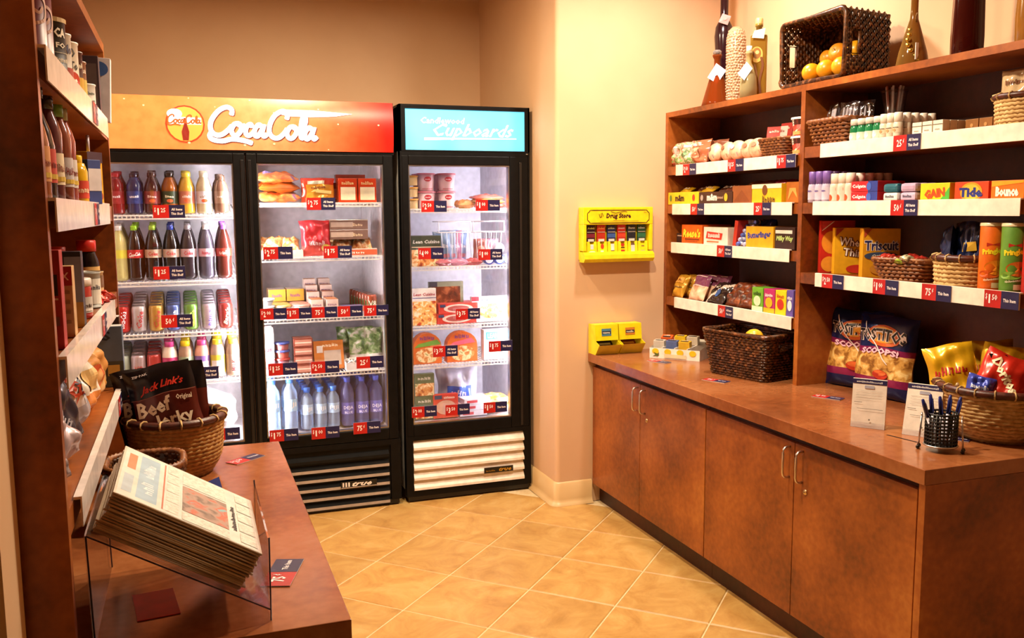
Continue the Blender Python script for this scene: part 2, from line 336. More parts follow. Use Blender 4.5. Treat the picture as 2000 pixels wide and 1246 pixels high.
# ================================================================== THE SETTING
XL, XR, YB, YD, XP = -.52, 2.60, 5.2334, 4.057, 1.6916
def structure():
    g = G(); g.box(-1.7, 2.9, -1.7, 5.4, -.05, -.003, 'grout'); floor = struct(g.build('floor'))
    # tiles laid on the diagonal
    S = .356; q = 2**.5; t = G(); h = S/2-.0025; c = .004
    vs = [(x*h, y*h, -.012) for x, y in ((-1, -1), (1, -1), (1, 1), (-1, 1))]+[(x*h, y*h, -.0025) for x, y in ((-1, -1), (1, -1), (1, 1), (-1, 1))]+[(x*(h-c), y*(h-c), 0) for x, y in ((-1, -1), (1, -1), (1, 1), (-1, 1))]
    fs = [(8, 9, 10, 11)]+[(a+i, a+(i+1) % 4, a+4+(i+1) % 4, a+4+i) for a in (0, 4) for i in range(4)]
    t.add(vs, fs, 'tile'); proto = t.build('tile', floor, rz=QUARTER/2); first = True
    u0, v0 = 3.439, 1.030
    for i in range(-18, 12):
        for j in range(-18, 12):
            u, v = u0+(i+.5)*S, v0+(j+.5)*S; x, y = (u-v)/q, (u+v)/q
            if not (-1.5 < x < 2.5 and -1.4 < y < 5.15) or (x > 1.7 and y > 4.0) or (x > 2.1 and y > 1.8) or (x < -.42 and y > 1.3): continue
            o = proto if first else proto.copy()
            if not first: COL.objects.link(o); o.parent = floor
            first = False; o.location = (x, y, 0)
    W = 'wall'
    struct(G().box(XL-.12, XP+.3, YB, YB+.12, 0, CEIL, W).build('wall_back'))
    struct(G().box(XL-.12, XL, 1.5, YB, 0, CEIL, W).build('wall_left'))
    # stub of wall beside the entrance, close to the camera on the left
    struct(G().box(-1.72, -.262, 1.36, 1.495, 0, CEIL, W).build('wall_front_left'))
    struct(G().box(-1.72, -1.6, -1.6, 1.36, 0, CEIL, 'lobby').build('wall_entrance_left'))
    struct(G().box(-1.72, XR+.12, -1.72, -1.6, 0, CEIL, 'lobby').build('wall_front'))
    struct(G().box(XR, XR+.12, -1.6, YD+.01, 0, CEIL, W).build('wall_right'))
    # pier: return wall beside the coolers and the wall with the medicine rack, rounded corner
    r = .022; pts = [(XP, YB), (XP, YD+r)]+[(XP+r-r*cos(a), YD+r-r*sin(a)) for a in [pi/2*k/6 for k in range(1, 6)]]+[(XP+r, YD), (XR+.12, YD), (XR+.12, YB)]
    n = len(pts); g = G(); g.add([(x, y, 0) for x, y in pts]+[(x, y, CEIL) for x, y in pts], [(i, (i+1) % n, n+(i+1) % n, n+i) for i in range(n)], W, True)
    wr = struct(g.build('wall_return'))
    for p in wr.data.polygons: p.use_smooth = len(p.vertices) == 4 and abs(p.normal.x) > .02 and abs(p.normal.y) > .02
    struct(G().box(-1.72, XR+.12, -1.72, YB+.12, CEIL, CEIL+.1, 'ceil').build('ceiling'))
    # cove base with a flared foot
    prof = [(0, .118), (.010, .112), (.011, .03), (.018, .012), (.032, .002), (.032, .0)]
    path = [(XP, YB-.02, -1, 0), (XP, YD+.02, -1, 0)]+[(XP+.02-.02*cos(a), YD+.02-.02*sin(a), -cos(a), -sin(a)) for a in [pi/2*k/6 for k in range(1, 6)]]+[(XP+.02, YD, 0, -1), (1.885, YD, 0, -1)]
    vs = [(x+nx*d, y+ny*d, z) for x, y, nx, ny in path for d, z in prof]; m = len(prof)
    fs = [(i*m+k, (i+1)*m+k, (i+1)*m+k+1, i*m+k+1) for i in range(len(path)-1) for k in range(m-1)]
    struct(G().add(vs, fs, 'basevinyl', True).build('baseboard_return'))
    # recessed ceiling lamps, the third an added fill
    for i, (x, y, e, lc) in enumerate(DOWNLIGHTS):
        root = tag(empty('ceiling_light', (x, y, CEIL)), ['recessed round ceiling lamp near the right wall', 'recessed round ceiling lamp over the middle of the floor', 'added ceiling fill lamp that brightens the back wall'][i], 'ceiling lamp', 'recessed ceiling lamps')
        G().lathe([(.075, -.004), (.098, -.006), (.098, 0), (.075, 0)], 'f4f0e8/satin', 28, caps=False).build('trim_ring', root)
        G().lathe([(.0005, -.003), (.074, -.003)], 'lamp_lens', 28, caps=False).build('lens', root)
        l = add_area('lamp_glow', (0, 0, -.012), .14, e, lc); l.parent = root
structure()

# ------------------------------------------------------------------ script lettering for the cola prints
_o = [(3.2, 1.7), (2.8, 1.6), (2.5, 1.0), (2.7, .5), (3.1, .5), (3.5, 1.1), (3.4, 1.6), (3.1, 1.7), (3.5, 1.45), (3.95, 1.55)]
_a = [(5.6, 1.5), (5.3, 1.7), (4.9, 1.2), (4.9, .6), (5.2, .5), (5.6, 1.1), (5.85, 1.75), (5.65, .9), (5.85, .5), (6.2, .8)]
COLA = [[(2.5, 2.5), (2.55, 3.1), (2.0, 3.35), (1.2, 2.9), (.5, 1.9), (.4, 1.0), (.8, .45), (1.5, .45), (2.2, 1.0), (2.6, 1.5)],
        [(.55, .75), (.3, .3), (.6, -.1), (1.6, -.2), (2.6, .05), (3.8, -.05), (4.7, -.3)], _o,
        [(4.65, 1.35), (4.45, 1.7), (4.05, 1.4), (3.95, .8), (4.2, .5), (4.6, .7), (4.95, 1.15)], _a, [(6.15, 1.15), (6.55, 1.25)],
        [(8.2, 2.4), (8.3, 3.0), (7.8, 3.3), (7.0, 2.8), (6.5, 1.9), (6.4, 1.0), (6.8, .45), (7.4, .45), (8.0, 1.0), (8.3, 1.5)],
        [(x+5.75, y) for x, y in _o],
        [(9.75, 1.0), (10.2, 2.2), (10.15, 2.9), (9.85, 2.5), (9.7, 1.2), (9.8, .55), (10.15, .7)], [(x+5.3, y) for x, y in _a]]
def cola(u, v, wd, mat, wt=.42, rot=0, squash=1.0):
    k = wd/11.0; a = math.radians(rot); ca, sa = cos(a), sin(a); out = []
    for st in COLA:
        q = [((x-5.7)*k, (y-1.55)*k*squash) for x, y in st]
        out.append(('s', [(u+x*ca-y*sa, v+x*sa+y*ca) for x, y in q], wt*k, mat))
    return out

# ================================================================== COOLERS
YF, YBK = 4.357, 5.11; SLOPE = .10
BLK = '070607/black'; WHT = 'f2edf0/satin'
def wire_shelf(parent, x0, x1, z, y0=4.435, y1=4.98, slope=0):
    g = G(); c = 'e9e6de/satin'
    g.box(x0, x1, y0, y0+.006, z+.004, z+.010, c); g.box(x0, x1, y0, y0+.006, z-.012, z-.006, c)
    n = int((x1-x0)/.018)
    for i in range(n+1):
        x = x0+(x1-x0)*i/n; g.box(x-.0022, x+.0022, y0+.001, y0+.005, z-.006, z+.004, c); g.box(x-.002, x+.002, y0+.005, y1, z+.003, z+.007, c)
    for y in (y0+.18, y0+.36, y1-.01): g.box(x0, x1, y, y+.006, z-.004, z+.003, c)
    o = g.build('shelf', parent)
    if slope: o.rotation_euler = (slope, 0, 0); o.location = (0, y0-y0*cos(slope)+z*sin(slope), z-y0*sin(slope)-z*cos(slope))
    return o
def shell(root, x0, x1, zlo, zhi, side, inner=WHT):
    g = G(); t = .04
    g.box(x0, x0+.006, YF+.045, YBK, .06, 1.985, side); g.box(x1-.006, x1, YF+.045, YBK, .06, 1.985, side)
    g.box(x0+.006, x0+t, YF+.05, YBK, zlo-.04, zhi+.04, inner); g.box(x1-t, x1-.006, YF+.05, YBK, zlo-.04, zhi+.04, inner)
    g.box(x0+.006, x1-.006, YBK-.05, YBK, .06, 1.985, inner); g.box(x0+t, x1-t, YF+.05, YBK-.05, zhi, zhi+.04, inner)
    g.box(x0+t, x1-t, YF+.05, YBK-.05, zlo-.04, zlo, inner); g.box(x0+.006, x1-.006, YF+.05, YBK-.05, 1.97, 1.985, BLK)
    g.box(x0+.01, x1-.01, YF+.07, YBK-.06, .06, .12, BLK)
    return g.build('cabinet_body', root)
def door(root, x0, x1, gx0, gx1, z0, z1, gz0, gz1, handle_x):
    g = G(); a, b = YF, YF+.042
    g.box(x0, gx0, a, b, z0, z1, BLK); g.box(gx1, x1, a, b, z0, z1, BLK); g.box(gx0, gx1, a, b, z0, gz0, BLK); g.box(gx0, gx1, a, b, gz1, z1, BLK)
    d = g.build('door', root, bevel=.004)
    g = G(); e = .006; al = 'b8b4b6/metal'
    g.box(gx0, gx0+e, a+.008, b, gz0, gz1, al); g.box(gx1-e, gx1, a+.008, b, gz0, gz1, al); g.box(gx0+e, gx1-e, a+.008, b, gz0, gz0+e, al); g.box(gx0+e, gx1-e, a+.008, b, gz1-e, gz1, al)
    g.build('glazing_bead', d)
    G().box(gx0+e, gx1-e, a+.018, a+.022, gz0+e, gz1-e, 'glass').build('pane', d)
    G().box(handle_x-.007, handle_x+.007, a-.005, a-.0005, z0+.01, z1-.03, '141214/satin', .003).build('handle', d)
    return d
def tube_lamp(root, x, z0, z1, y=4.418, m='tube_light'):
    G().lathe([(.011, z0), (.011, z1)], m, 10, (x, y, 0)).build('lamp_tube', root)
    return

def cola_cooler():
    root = tag(empty('beverage_cooler', (0, 0, 0)), 'wide black two-door drinks cooler under the lit orange header sign', 'cooler')
    x0, x1 = -.409, .966
    shell(root, x0, x1, .388, 1.73, '0f0d0e/satin')
    G().box(.255, .283, 4.47, YBK-.05, .388, 1.73, 'd4d0d8/satin').build('divider', root)
    G().box(x0, x1, YF+.003, YF+.05, 1.752, 1.7625, BLK).build('header_ledge', root)
    door(root, x0+.004, .2675, x0+.05, .2145, .345, 1.75, .396, 1.7035, .255)
    door(root, .2725, .958, .320, .911, .345, 1.75, .402, 1.706, .288)
    G().box(.2685, .2715, YF+.012, YF+.02, .36, 1.74, '6a5248/satin').build('mullion_strip', root)
    G().box(.246, .294, YF+.044, YF+.050, .36, 1.74, BLK).build('tube_cover_post', root)  # post added behind the door gap to hide the lamp tube
    for z in (1.462, 1.156, .915, .685): wire_shelf(root, -.362, .245, z, slope=SLOPE)
    for z in (1.515, 1.253, .955, .68): wire_shelf(root, .293, .918, z)
    tube_lamp(root, .262, .41, 1.70, 4.425); tube_lamp(root, .944, .41, 1.70, 4.42); 
    # header sign, gently bowed at its end
    g = G(); n = 14
    def hs(u, v):
        z = 1.7635+.2335*v; b = .018*(1-(2*v-1)**2); return (x0+.004+(x1-x0-.008)*u, YF-.004-b, z)
    g.grid(hs, 20, n, 'cola_sign')
    sg = g.build('header_sign', root)
    g = G(); g.box(x0, x1, YF, YF+.25, 1.763, 1.997, '2a0a08/satin')
    g.build('header_box', sg)
    mp = lambda u, v, l: (u, YF-.004-.018*(1-(2*(v-1.7635)/.2335-1)**2)-l-.001, v)
    g = G(); W = 'sign_white'
    g.prints(cola(.355, 1.868, .47, '5a2014/glow', .56, -2), mp, .0008); g.prints(cola(.352, 1.871, .47, W, .50, -2), mp, .0022)
    g.prints([('p', [(.40, 1.934), (.46, 1.950), (.58, 1.950), (.765, 1.938), (.68, 1.924), (.57, 1.918), (.47, 1.920)], W)], mp, .0035)
    g.build('cola_lettering', sg)
    g = G(); g.prints([('e', .018, 1.874, .083, .083, 'b03818/glow'), ('e', .018, 1.874, .076, .076, 'ff9a40/glow'), ('p', [(-.05, 1.872), (.086, 1.872), (.086, 1.902), (-.05, 1.905)], W),
                       ('e', -.025, 1.918, .032, .022, W), ('p', [(.006, 1.802), (.03, 1.802), (.034, 1.84), (.026, 1.87), (.026, 1.90), (.012, 1.90), (.012, 1.87), (.002, 1.84)], '7a2014/glow')], mp)
    g.prints(cola(.012, 1.891, .14, 'e8501c/glow', .5), mp, .0032); g.build('round_emblem', sg)
    g = G(); rnd = random.Random(3)
    for _ in range(14):
        u = rnd.choice([rnd.uniform(-.35, .9), rnd.uniform(.0, .7)]); v = 1.7635+.2335*rnd.choice([rnd.uniform(.03, .2), rnd.uniform(.8, .97), rnd.uniform(.05, .95)]); q = rnd.uniform(.002, .0045)
        g.prints([('e', u, v, q*1.3, q, 'ffc090/glow')], mp)
    g.build('droplet_print', sg, kind='stuff')
    # louvred base
    gr = G().box(x0, x1, YF+.012, YF+.05, .03, .345, BLK).build('grille', root)
    G().box(x0, x1, YF, YF+.012, .315, .343, BLK).box(x1-.05, x1, YF, YF+.012, .03, .315, BLK).box(x0, x0+.05, YF, YF+.012, .03, .315, BLK).build('grille_frame', gr)
    for i in range(6):
        z = .292-i*.0475
        g = G(); g.add([(x0+.05, YF+.014, z), (x1-.06, YF+.014, z), (x1-.06, YF-.004, z-.022), (x0+.05, YF-.004, z-.022), (x0+.05, YF-.004, z-.03), (x1-.06, YF-.004, z-.03)], [(0, 3, 2, 1)], '040404/matte')
        g.add([(x0+.05, YF-.004, z-.022), (x1-.06, YF-.004, z-.022), (x1-.06, YF-.003, z-.037), (x0+.05, YF-.003, z-.037)], [(0, 3, 2, 1)], ('101010/black' if i == 0 else 'b4a89e/satin')); g.build('slat', gr)
    g = G().box(.66, .84, YF-.007, YF-.003, .117, .150, '0c0b0c/satin')
    mp2 = lambda u, v, l: (u, YF-.007-l, v)
    g.prints([('r', .662, .838, .1185, .1205, 'e8e0d8'), ('t', 'true', .765, .1345, .10, .022, 'f4ece4', {'bold': .03, 'shear': .5}), ('r', .668, .676, .124, .146, 'f0e8e0'), ('r', .682, .690, .124, .146, 'f0e8e0'), ('r', .696, .704, .124, .146, 'f0e8e0')], mp2)
    g.build('badge', gr)
    for x in (x0+.05, x1-.05):
        for y in (YF+.06, YBK-.06): G().lathe([(.018, 0), (.02, .012), (.014, .03), (.014, .062)], '1a1818/satin', 12, (x, y, 0)).build('foot', root)
    G().box(x0+.01, x1-.01, YF+.004, YF+.03, .008, .032, '080708/satin').build('kick_plate', root)

def freezer():
    root = tag(empty('display_freezer', (0, 0, 0)), 'narrow black single-door freezer under the lit blue header sign', 'freezer')
    x0, x1 = .9954, 1.6712
    shell(root, x0, x1, .395, 1.73, 'e4ddd6/satin', 'dcdae4/satin')
    G().box(x0, x0+.008, YF, YF+.05, .03, 1.997, BLK).box(x1-.008, x1, YF, YF+.05, .03, 1.997, BLK).box(x0, x1, YF, YF+.22, 1.985, 1.997, BLK).box(x0, x1, YF+.002, YF+.05, 1.752, 1.772, BLK).build('front_frame', root)
    door(root, x0+.008, x1-.008, 1.037, 1.564, .345, 1.752, .404, 1.706, 1.62)
    for z in (1.482, 1.19, .886, .684): wire_shelf(root, 1.04, 1.625, z)
    tube_lamp(root, 1.606, .41, 1.70, 4.422, 'tube_dim')
    hb = G().box(x0, x1, YF, YF+.012, 1.7725, 1.7785, BLK).box(x0, x1, YF, YF+.012, 1.976, 1.986, BLK).box(x0, 1.025, YF, YF+.012, 1.7785, 1.976, BLK).box(1.645, x1, YF, YF+.012, 1.7785, 1.976, BLK).box(x0, x1, YF+.012, YF+.22, 1.772, 1.986, BLK).build('header_frame', root)
    g = G().box(1.025, 1.645, YF+.004, YF+.011, 1.7785, 1.976, 'blue_sign'); sg = g.build('header_sign', root)
    mp = lambda u, v, l: (u, YF+.004-l, v); g = G(); W = 'sign_white'
    g.prints([('t', 'Candlewood', 1.215, 1.922, .225, .030, W, {'bold': .01, 'shear': .15}), ('t', 'Cupboards', 1.375, 1.868, .42, .080, W, {'bold': .012, 'shear': .45}),
              ('p', [(1.12, 1.826), (1.30, 1.832), (1.60, 1.838), (1.60, 1.842), (1.30, 1.840), (1.12, 1.838)], W)], mp); g.build('sign_lettering', sg)
    gr = G().box(x0+.008, x1-.008, YF+.02, YF+.05, .03, .345, BLK).build('grille', root)
    G().box(x0+.008, 1.032, YF, YF+.02, .03, .345, BLK).box(1.632, x1-.008, YF, YF+.02, .03, .345, BLK).box(1.032, 1.632, YF, YF+.02, .322, .345, BLK).box(1.032, 1.632, YF, YF+.02, .03, .058, BLK).build('grille_frame', gr)
    for i in range(5):
        z = .320-i*.0525; g = G(); c = 'efe6da/satin'
        pr = [(.016, 0), (.002, -.020), (-.008, -.034), (-.008, -.046), (.004, -.0505), (.016, -.0505)]
        n = len(pr); vs = [(x, YF+d, z+q) for x in (1.033, 1.631) for d, q in pr]
        g.add(vs, [(k, k+1, n+k+1, n+k) for k in range(n-1)]+[tuple(reversed(range(n))), tuple(range(n, 2*n))], c); g.build('slat', gr)
    g = G().box(1.405, 1.565, YF-.013, YF-.009, .115, .145, '0c0b0a/satin')
    mp2 = lambda u, v, l: (u, YF-.013-l, v)
    g.prints([('t', 'true', 1.52, .130, .07, .018, 'e0c060/metal', {'bold': .03, 'shear': .4}), ('t', 'FREEZER', 1.44, .128, .05, .008, 'c8a850/metal')], mp2); g.build('badge', gr)
    for x in (x0+.05, x1-.05):
        for y in (YF+.06, YBK-.06): G().lathe([(.018, 0), (.02, .012), (.014, .03), (.014, .062)], '1a1818/satin', 12, (x, y, 0)).build('foot', root)
    G().box(x0+.01, x1-.01, YF+.004, YF+.03, .008, .032, '080708/satin').build('kick_plate', root)
    G().lathe([(.006, 0), (.006, .004)], 'c8c4c0/metal', 12, (1.655, YF-.001, 1.762)).build('hinge_pin', root)
cola_cooler(); freezer()
# ================================================================== PRODUCT BUILDERS
def bottle(name, prof, mat, cap=None, label=None, n=18, sx=1, sy=1, k=1.0):
    P = [(r*k, z*k) for r, z in prof]
    o = G().lathe(P, mat, n, sx=sx, sy=sy).build(name)
    if cap:
        r, a, b, cm = cap; G().lathe([(r*k, a*k), (r*k, b*k-.002), (r*k*.9, b*k)], cm, 14).build('cap', o)
    if label:
        a, b, lm, items = label[:4]; rr = label[4] if len(label) > 4 else max(r for r, z in P)/k
        g = G().lathe([((rr+.0006)*k, a*k), ((rr+.0006)*k, b*k)], lm, n, caps=False, sx=sx, sy=sy)
        if items: g.prints([tuple([i[0]]+[x*k if isinstance(x, float) else x for x in i[1:]]) for i in items], cylmap((rr+.0006)*k), .0006, .0003, 5)
        g.build('label', o)
    return o
SODA = [(.022, 0), (.031, .004), (.0352, .016), (.034, .06), (.0335, .08), (.0355, .10), (.0355, .14), (.0335, .155), (.026, .19), (.0165, .218), (.0128, .226), (.0128, .236)]
JUICE = [(.03, 0), (.035, .006), (.0355, .012), (.0355, .105), (.034, .12), (.024, .148), (.017, .162), (.0165, .17)]
SPORT = [(.03, 0), (.0345, .006), (.0352, .05), (.032, .075), (.0352, .1), (.0345, .13), (.022, .155), (.019, .165)]
MILK = [(.028, 0), (.0325, .005), (.033, .015), (.033, .105), (.029, .128), (.019, .148), (.0185, .155)]
WATER = [(.028, 0), (.0325, .006), (.0325, .05), (.031, .06), (.0325, .07), (.0325, .135), (.028, .155), (.014, .178), (.0125, .184), (.0125, .19)]
CAN = [(.0235, 0), (.0305, .006), (.0328, .013), (.0328, .107), (.029, .117), (.0262, .1205)]
def can(name, mat, items, k=1.0, band=None):
    g = G().lathe([(r*k, z*k) for r, z in CAN], mat, 18)
    it = list(items)
    g.prints(it, cylmap(.0328*k), .0005, .0003, 4)
    o = g.build(name)
    G().lathe([(.0005, .119*k), (.0225*k, .119*k), (.025*k, .1225*k), (.0268*k, .121*k)], 'cfccd0/metal', 16, caps=False).build('lid', o)
    return o
def carton(name, w, d, h, main, items=(), top=None, bev=.0015):
    g = G().box(-w/2, w/2, -d/2, d/2, 0, h, main, bev)
    if top: g.add([(-w/2+.002, -d/2+.002, h+.0004), (w/2-.002, -d/2+.002, h+.0004), (w/2-.002, d/2-.002, h+.0004), (-w/2+.002, d/2-.002, h+.0004)], [(0, 1, 2, 3)], top)
    g.prints(list(items), flat(d), .0006)
    return g.build(name)
def pillow(name, w, h, d, mat, items=(), seed=0, pinch=.1, wr=.10, nu=16, nv=18, back=None, gloss=None):
    rnd = random.Random(seed); ph = [rnd.uniform(0, 6.3) for _ in range(6)]
    def dep(u, v):
        a = max(0, 1-abs(2*u-1)**3.2)**.62; b = max(0, 1-abs(2*v-1)**5)**.75
        q = 1+wr*sin(9*u+7*v+ph[0])+wr*.8*sin(15*v-6*u+ph[1])+wr*.6*sin(23*u+ph[2])
        return d/2*a*b*q
    def shp(u, v):
        return (u-.5)*w*(1-pinch*sin(pi*v))+w*.012*sin(11*v+ph[3])*(1 if v > .04 else 0), v*h+h*.012*sin(8*u+ph[4])*(v > .5)
    def fr(u, v): x, z = shp(u, v); return (x, -dep(u, v)-.0006, z)
    def bk(u, v): x, z = shp(1-u, v); return (x, dep(1-u, v)+.0006, z)
    g = G().grid(fr, nu, nv, mat); g.grid(bk, nu, nv, back or mat)
    def mp(a, b, l):
        v = min(1, max(0, b/h)); u = min(1, max(0, a/(w*(1-pinch*sin(pi*v)))+.5)); x, z = shp(u, v); return (x, -dep(u, v)-l-.0022, z)
    if items: g.prints(list(items), mp, .0006, .0005, 8)
    return g.build(name)
def cup(name, r0, r1, h, mat, lid, items=(), rim=.003, n=20):
    g = G().lathe([(r0, 0), (r0*1.0, .002), (r1, h)], mat, n)
    rm = (r0+r1)/2
    if items: g.prints(list(items), lambda u, v, l: ((r0+(r1-r0)*v/h+l)*sin(u/rm), -(r0+(r1-r0)*v/h+l)*cos(u/rm), v), .0008, .0004, 4)
    o = g.build(name)
    G().lathe([(r1+rim, h-.006), (r1+rim, h+.002), (r1*.9, h+.003), (.0005, h+.0032)], lid, n, caps=False).build('lid', o)
    return o
def tray(name, w, d, h, mat, items=()):
    t = .002; g = G().box(-w/2, w/2, -d/2, d/2, 0, t, mat).box(-w/2, w/2, -d/2, -d/2+t, t, h, mat).box(-w/2, w/2, d/2-t, d/2, t, h*1.0, mat).box(-w/2, -w/2+t, -d/2+t, d/2-t, t, h, mat).box(w/2-t, w/2, -d/2+t, d/2-t, t, h, mat)
    g.prints(list(items), flat(d), .0006); return g.build(name)

TAGS = {}
RED, NAVY, WT = 'b01a16', '1c1a46', 'f4ecec'
def price_tag(price, kind, loc, rz, label, tilt=None, k=1.0, group='price tags'):
    key = (price, kind, k)
    if key not in TAGS:
        w, h = .135*k, .058*k; g = G().box(-w/2, w/2, -.0006, .0006, -h/2, h/2, 'e8e0e0')
        it = [('r', -w/2, 0., -h/2, h/2, RED), ('r', 0., w/2, -h/2, h/2, NAVY)]
        if price[0] == '$':
            a, b = price[1:].split('.')
            it += [('t', '$', -w*.43, h*.12, w*.05, h*.38, WT), ('t', a, -w*.335, 0., w*.085 if a != '1' else w*.045, h*.52, WT), ('t', b, -w*.18, h*.10, w*.15, h*.34, WT)]
        else:
            it += [('t', price[:-1], -w*.27, 0., w*.19, h*.46, WT), ('t', '¢', -w*.115, h*.12, w*.045, h*.30, WT)]
        if kind == 'I': it += [('t', 'This Item', w*.25, -h*.02, w*.36, h*.2, WT)]
        else: it += [('t', 'All Items', w*.25, h*.16, w*.34, h*.19, WT), ('t', 'This Shelf', w*.25, -h*.17, w*.37, h*.19, WT)]
        g.prints(it, flat(.0012), .0003, .0003); o = g.build('price_tag'); TAGS[key] = o
    else: o = TAGS[key].copy(); COL.objects.link(o)
    put(o, *loc, rz, tilt); return tag(o, label, 'price tag', group)

def row(o, desc, cat, group, x, y, z, n=1, dy=.072, where='', jit=.003, slope=0):
    rnd = random.Random(len(desc)*7+int(abs(x)*1000))
    for k in range(n):
        c = o if k == 0 else copy_tree(o)
        put(c, x+(rnd.uniform(-jit, jit) if k else 0), y+k*dy, z+slope*(y-4.435+k*dy), rnd.uniform(-.06, .06) if k else 0)
        tag(c, f'{desc}, {ORD[k]} in line{", " if where else ""}{where}' if n > 1 else f'{desc}{", " if where else ""}{where}', cat, group)

# ================================================================== DRINKS BEHIND THE LEFT DOOR
W1 = 'top drinks shelf'; W2 = 'second drinks shelf'; W3 = 'third drinks shelf'; W4 = 'fourth drinks shelf'
Y0 = 4.492
def left_door():
    z = 1.472
    T1 = lambda s, c: [('t', s, 0., .075, .05, .014, c)]
    top = [(-.292, 'red', 'sports_bottle', SPORT, '7a1418/gloss', 'b02028/gloss', '8a1c22', 'POWER', 'e8e0e8'),
           (-.215, 'blue', 'sports_bottle', SPORT, '16244e/gloss', '1a1a30/gloss', '1c3474', 'POWER', 'e8e8f0'),
           (-.139, 'dark brown', 'juice_bottle', JUICE, '3a1410/gloss', '40201a/gloss', '7a2a24', 'Maid', 'f0d8d0'),
           (-.064, 'amber', 'juice_bottle', JUICE, '8a4a14/gloss', '2c1a12/gloss', '2e3a20', 'Maid', 'f0e8c8'),
           (.010, 'yellow', 'juice_bottle', JUICE, 'c89a34/gloss', 'd8c040/gloss', 'b86a50', 'Minute', 'f8ece0'),
           (.087, 'pale lemon', 'juice_bottle', JUICE, 'c0ae8c/gloss', 'c8bca0/gloss', 'cfcad2', 'Lite', '8a6a40'),
           (.163, 'tan coffee', 'coffee_bottle', MILK, '6e4c3a/gloss', '5a4030/gloss', '86644c', 'Mocha', 'd8c4b0')]
    for x, d, nm, prof, m, cm, lm, tx, tc in top:
        hi = prof[-1][1]; o = bottle(nm, prof, m, (.019, hi-.004, hi+.018, cm), (.045, .102, lm, [('t', tx, 0., .078, .04, .012, tc), ('e', 0., .058, .014, .008, 'c85a30' if nm == 'juice_bottle' else lm)]))
        row(o, f'{d} {nm.replace("_", " ")}', 'bottle', 'bottles on the top drinks shelf', x, Y0, z, 3, .078, W1, .003, SLOPE)
    z = 1.166
    sodas = [(-.292, 'pale lemonade with white cap', 'b8b070/gloss', 'e8e4e0/gloss', 'c8c040', None),
             (-.227, 'dark cola with green cap and red label', '160a06/gloss', '8cc828/gloss', 'b01c1c', 'cola'),
             (-.149, 'dark diet cola with green cap, beige label', '160a06/gloss', '9cc43c/gloss', 'c0a890', 'Coke'),
             (-.071, 'dark cola with blue cap and beige label', '160a06/gloss', '2c3e94/gloss', 'b8a294', 'Coke'),
             (.005, 'dark cola with grey cap and pink label', '2a2024/gloss', '9a949c/gloss', 'b89aa0', 'Coke'),
             (.085, 'greyish cola with white cap, pink label', '4a4450/gloss', 'dcdce4/gloss', 'c8a4b0', 'Fresca'),
             (.163, 'brown soda with purple cap and red label', '4a1c14/gloss', '7a4a94/gloss', '9a2c1c', 'Dr')]
    for x, d, m, cm, lm, tx in sodas:
        it = cola(0., .12, .052, 'f4e8e0', .5, 4) if tx == 'cola' else ([('t', tx, 0., .12, .042, .018, 'c02028' if tx != 'Dr' else 'f0d8c8')] if tx else [])
        o = bottle('soda_bottle', SODA, m, (.0148, .226, .247, cm), (.102, .139, lm, it, .0358), k=1.02)
        row(o, f'{d}', 'bottle', 'soda bottles on the second drinks shelf', x, Y0, z, 3, .075, W2, .003, SLOPE)
    z = .925
    cans = [(-.298, 'bright red cola can', 'b02018/foil', 'f4ece8', 'Coca-Cola'), (-.226, 'silver diet cola can', 'b4aaa8/foil', 'a82020', 'Coke'), (-.151, 'gold cola can', 'b0883a/foil', 'a82a20', 'Coke'),
            (-.077, 'blue and white soda can', '4a5c94/foil', 'f0e8d0', 'Pepsi'), (.002, 'green lime soda can', '5e8a3a/foil', 'e8d860', 'Sprite'), (.083, 'pale silver lilac can', 'b4a4b0/foil', '5a4a9a', 'Diet'), (.160, 'dark red root beer can', '8a2c26/foil', 'e8c8b0', "Barq's")]
    for x, d, m, tc, tx in cans:
        it = [('t', tx, 0.004, .058, .082, .024, tc, {'rot': 80, 'shear': .3})]
        if 'blue' in d or 'green' in d: it = [('e', 0., .045, .02, .03, 'c8c0c0' if 'blue' in d else 'e0d040')]+it
        row(can('soda_can', m, it), d, 'can', 'soda cans on the third drinks shelf', x, Y0+.01, z, 6, .069, W3, .001, SLOPE)
    z = .695
    for x, d, m, tc, tx in [(-.31, 'silver green ginger can', 'a0a890/foil', '4a7a3a', 'Ale'), (-.24, 'silver pink juice can', 'b09a98/foil', 'b04a40', 'V8'), (-.171, 'red and silver juice can', 'b04038/foil', 'f0e0d8', 'Juice')]:
        row(can('juice_can', m, [('t', tx, 0., .06, .04, .022, tc)]), d, 'can', 'juice cans on the fourth drinks shelf', x, Y0+.01, z, 5, .069, W4, .001, SLOPE)
    milk = [(-.101, 'white milk with pink cap', 'e4d4c0/gloss', 'b83a78/gloss', 'b83a6a'), (-.03, 'chocolate milk with yellow cap', '9a7c64/gloss', 'e0c828/gloss', '8a9a78'), (.043, 'strawberry milk with pink cap', 'd8a08c/gloss', 'd04a80/gloss', '7a5a9a'),
            (.113, 'coffee milk with yellow cap', 'ac9484/gloss', 'e0cc30/gloss', 'c8b430'), (.185, 'tan chocolate milk with yellow cap', 'a88a74/gloss', 'e4d040/gloss', 'c0a898')]
    for i, (x, d, m, cm, lm) in enumerate(milk):
        it = [('t', 'MILK', 0., .05, .055, .018, '5a2a30', {'rot': 90})] if i == 4 else [('r', -.03, .03, .02, .075, 'd8ccc0'), ('t', 'Milk', 0., .05, .03, .012, '6a4a4a')]
        row(bottle('milk_bottle', MILK, m, (.0205, .146, .17, cm), (.018, .1, lm if i < 4 else 'b89c88', it), k=1.05), d, 'bottle', 'milk bottles on the fourth drinks shelf', x, Y0, z, 3, .075, W4, .003, SLOPE)
    z = .402
